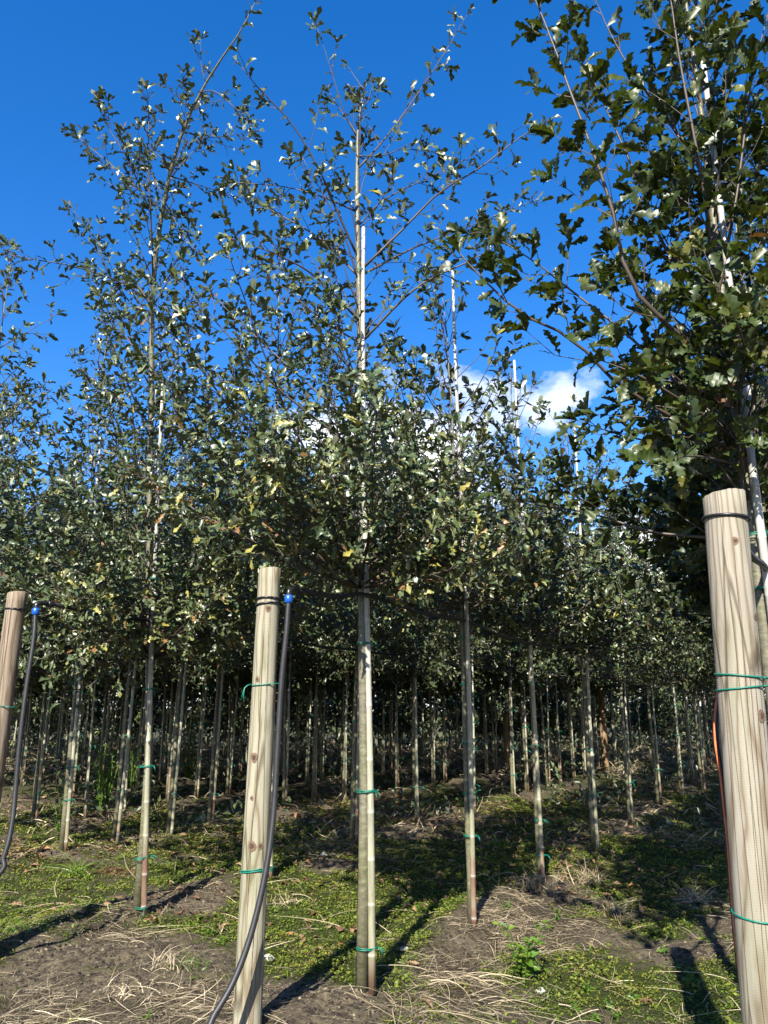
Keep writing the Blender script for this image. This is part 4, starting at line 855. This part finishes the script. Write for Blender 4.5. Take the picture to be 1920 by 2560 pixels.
tuft(1350, 2235, 110, .32, .0028, M_STRAW, .5, .4, 'dead grass hanging round the slim second cane base')
tuft(1240, 2110, 24, .3, .004, M_FRESH, .7, .1, 'single green grass sprig behind the second oak')
tuft(610, 1880, 120, .6, .006, M_STRAW, .85, .5, 'tall dry grass clump lit by sun behind the middle post')
tuft(820, 1860, 120, .6, .006, M_STRAW, .8, .6, 'tall pale grass between far trunks left of the centre oak')
tuft(712, 2260, 50, .2, .002, M_STRAW, .8, .3, 'wispy dry stalks on moss right of the middle post')
tuft(545, 2335, 14, .16, .003, M_STRAW, .6, .15, 'few dry stalks on the soil by the left oak')
def fern(px, py, label):
    x, y = gp(px, py); nb = 220; R = np.random.default_rng(4); a = R.uniform(0, 6.28, nb)
    P = R.normal(0, .10, (nb, 3)) * [1.5, 1, .1]; D = np.stack([np.cos(a), np.sin(a), R.uniform(.1, .9, nb)], -1)
    v, T_, tt = ribbons(P, D, R.uniform(.08, .24, nb), np.full(nb, .004), R.uniform(.5, 1.1, nb), 4, R.uniform(.0, .45, nb), rng=R)
    tag(ob('dead_fern', mesh_np('dead_fern', v.reshape(-1, 3), T_, M_DEAD, {'tint': tt}), None, (x, y, gz(x, y) + .03)), label, 'plant')
fern(310, 2185, 'reddish brown dead fern clump left of the left foreground oak')

# leafy weeds
def plant(px, py, stems, h, lf, label, m, seed, pairs=6, name='weed', spread=.5, cat='plant', group=None, tm=None, base=None):
    x, y = base or gp(px, py); R = np.random.default_rng(seed); root = empty(name, (x, y, gz(x, y))); tag(root, label, cat, group); tm = tm or T_OV
    P, D, Uq, Sc, Tn = [], [], [], [], []
    for s in range(stems):
        a = R.uniform(0, 6.28); tip = np.array([math.cos(a) * spread * R.uniform(.2, 1) * h, math.sin(a) * spread * R.uniform(.2, 1) * h, h * R.uniform(.6, 1.05)])
        b0 = np.array([math.cos(a), math.sin(a), 0]) * .02 * h; pts = spline([b0, tip * .5 + R.normal(0, .02 * h, 3) + [0, 0, .08 * h], tip], 7)
        g = Geo(); g.tube(pts, np.linspace(.0045, .0018, 7) * max(1, h / .4), 5); ob('stem', g.mesh('stem', M_FRESH), root)
        for k in range(pairs):
            f = .12 + .88 * (k + .5) / pairs; p = pts[min(6, int(f * 6.99))]; az = k * 1.57 + R.uniform(-.4, .4)
            for sgn in (0, math.pi):
                d = np.array([math.cos(az + sgn), math.sin(az + sgn), R.uniform(-.1, .5)]); P.append(p); D.append(d); Uq.append(np.array([0, -.15, 1]) + R.normal(0, .3, 3)); Sc.append(lf * (1.05 - .45 * f) * R.uniform(.8, 1.2)); Tn.append(R.random())
    P, D, Uq, Sc, Tn = map(np.array, (P, D, Uq, Sc, Tn)); R3_ = frames(D, Uq)
    key = name + m.name; data = leaf_data(key, tm, m); qs = np.array([.15, .4, .55, .75, .93])
    if len(P) > 300: sel = R.permutation(len(P))[:300]; rest = np.setdiff1d(np.arange(len(P)), sel)
    else: sel = np.arange(len(P)); rest = []
    for i in sel:
        o = bpy.data.objects.new('leaf', data[R.integers(len(tm)) * 5 + int(np.argmin(np.abs(qs - Tn[i])))]); COL.objects.link(o); o.parent = root
        o.matrix_local = Matrix.Translation(P[i].tolist()) @ Matrix(R3_[i].tolist()).to_4x4() @ Matrix.Scale(float(Sc[i]), 4)
    if len(rest):
        fo = ob('foliage', inst('foliage', tm, R.integers(0, len(tm), len(rest)), R3_[rest], P[rest], Sc[rest], Tn[rest], m), root); fo['kind'] = 'stuff'
    return root
plant(1312, 2452, 7, .30, .085, 'bright green leafy nettle growing right of the second oak', M_FRESH, 1, 5, 'nettle', .5)
W = 'small weeds on the soil'
for q_, (px, py, st_, h, lf, lab) in enumerate([
    (525, 2345, 4, .06, .05, 'small bright green weed on dark soil left of the middle post'), (555, 2378, 4, .04, .06, 'little green rosette just below another on dark soil'),
    (1718, 2465, 3, .10, .06, 'broad-leaved green weed in front of the right post'), (1700, 2412, 2, .06, .04, 'tiny green seedling just above the broad weed'),
    (1772, 2360, 3, .09, .05, 'green weed in shade beside the right post'), (1585, 2495, 3, .04, .05, 'pale green rosette at lower right on clover edge'),
    (1490, 2550, 3, .05, .04, 'green seedling on black soil at the bottom'), (1440, 2530, 2, .05, .04, 'four-leaved seedling on black soil left of others'), (1520, 2515, 3, .05, .035, 'small seedling cluster right on black soil'), (1545, 2548, 4, .05, .035, 'low seedling patch at the bottom edge right'),
    (1390, 2310, 3, .12, .05, 'green weed on the straw bank above the nettle'), (1265, 2300, 3, .10, .04, 'yellowish weed right of the second cane base'),
    (1050, 2275, 3, .10, .035, 'upright green weed in the centre oak shadow'), (1320, 2380, 3, .12, .06, 'leafy sprig just above the nettle'), (1470, 2475, 4, .04, .045, 'yellow-green rosette right of the nettle'), (1370, 2330, 2, .08, .04, 'thin seedling on the shaded bank'), (1660, 2385, 2, .06, .05, 'two-leaved seedling on shaded straw'), (360, 2560, 3, .06, .04, 'green weed at the bottom left edge')]):
    plant(px, py, st_, h, lf, lab, M_FRESH, 30 + q_, 2, 'weed', .9, 'plant', W)
# shrubs between the left rows
for q_, (px, py, st_, h, lf, lab) in enumerate([
    (255, 2040, 16, 1.15, .075, 'glossy green shrub between canes left of the left oak'), (330, 1985, 10, .95, .07, 'dark leafy shrub behind the left oak trunk'),
    (150, 2090, 5, .75, .06, 'thin yellow-green shrub by the slim cane on the left'), (185, 1960, 10, 1.2, .075, 'leafy shrub in sunlight between far left rows'), (640, 1950, 10, 1.2, .08, 'dark shrub in shade right of the middle post'), (790, 1905, 10, 1.3, .08, 'leafy shrub under the trees left of the centre oak'), (470, 1960, 12, 1.3, .08, 'dark shrub left of the middle wooden post')]):
    plant(px, py, st_, h, lf, lab, M_FRESH if q_ in (0, 2, 3) else M_LEAF_B, 60 + q_, 9, 'shrub', .35, 'shrub', 'shrubs under the young oaks')
print('tris', tri_count(), 'objects', len(bpy.data.objects))
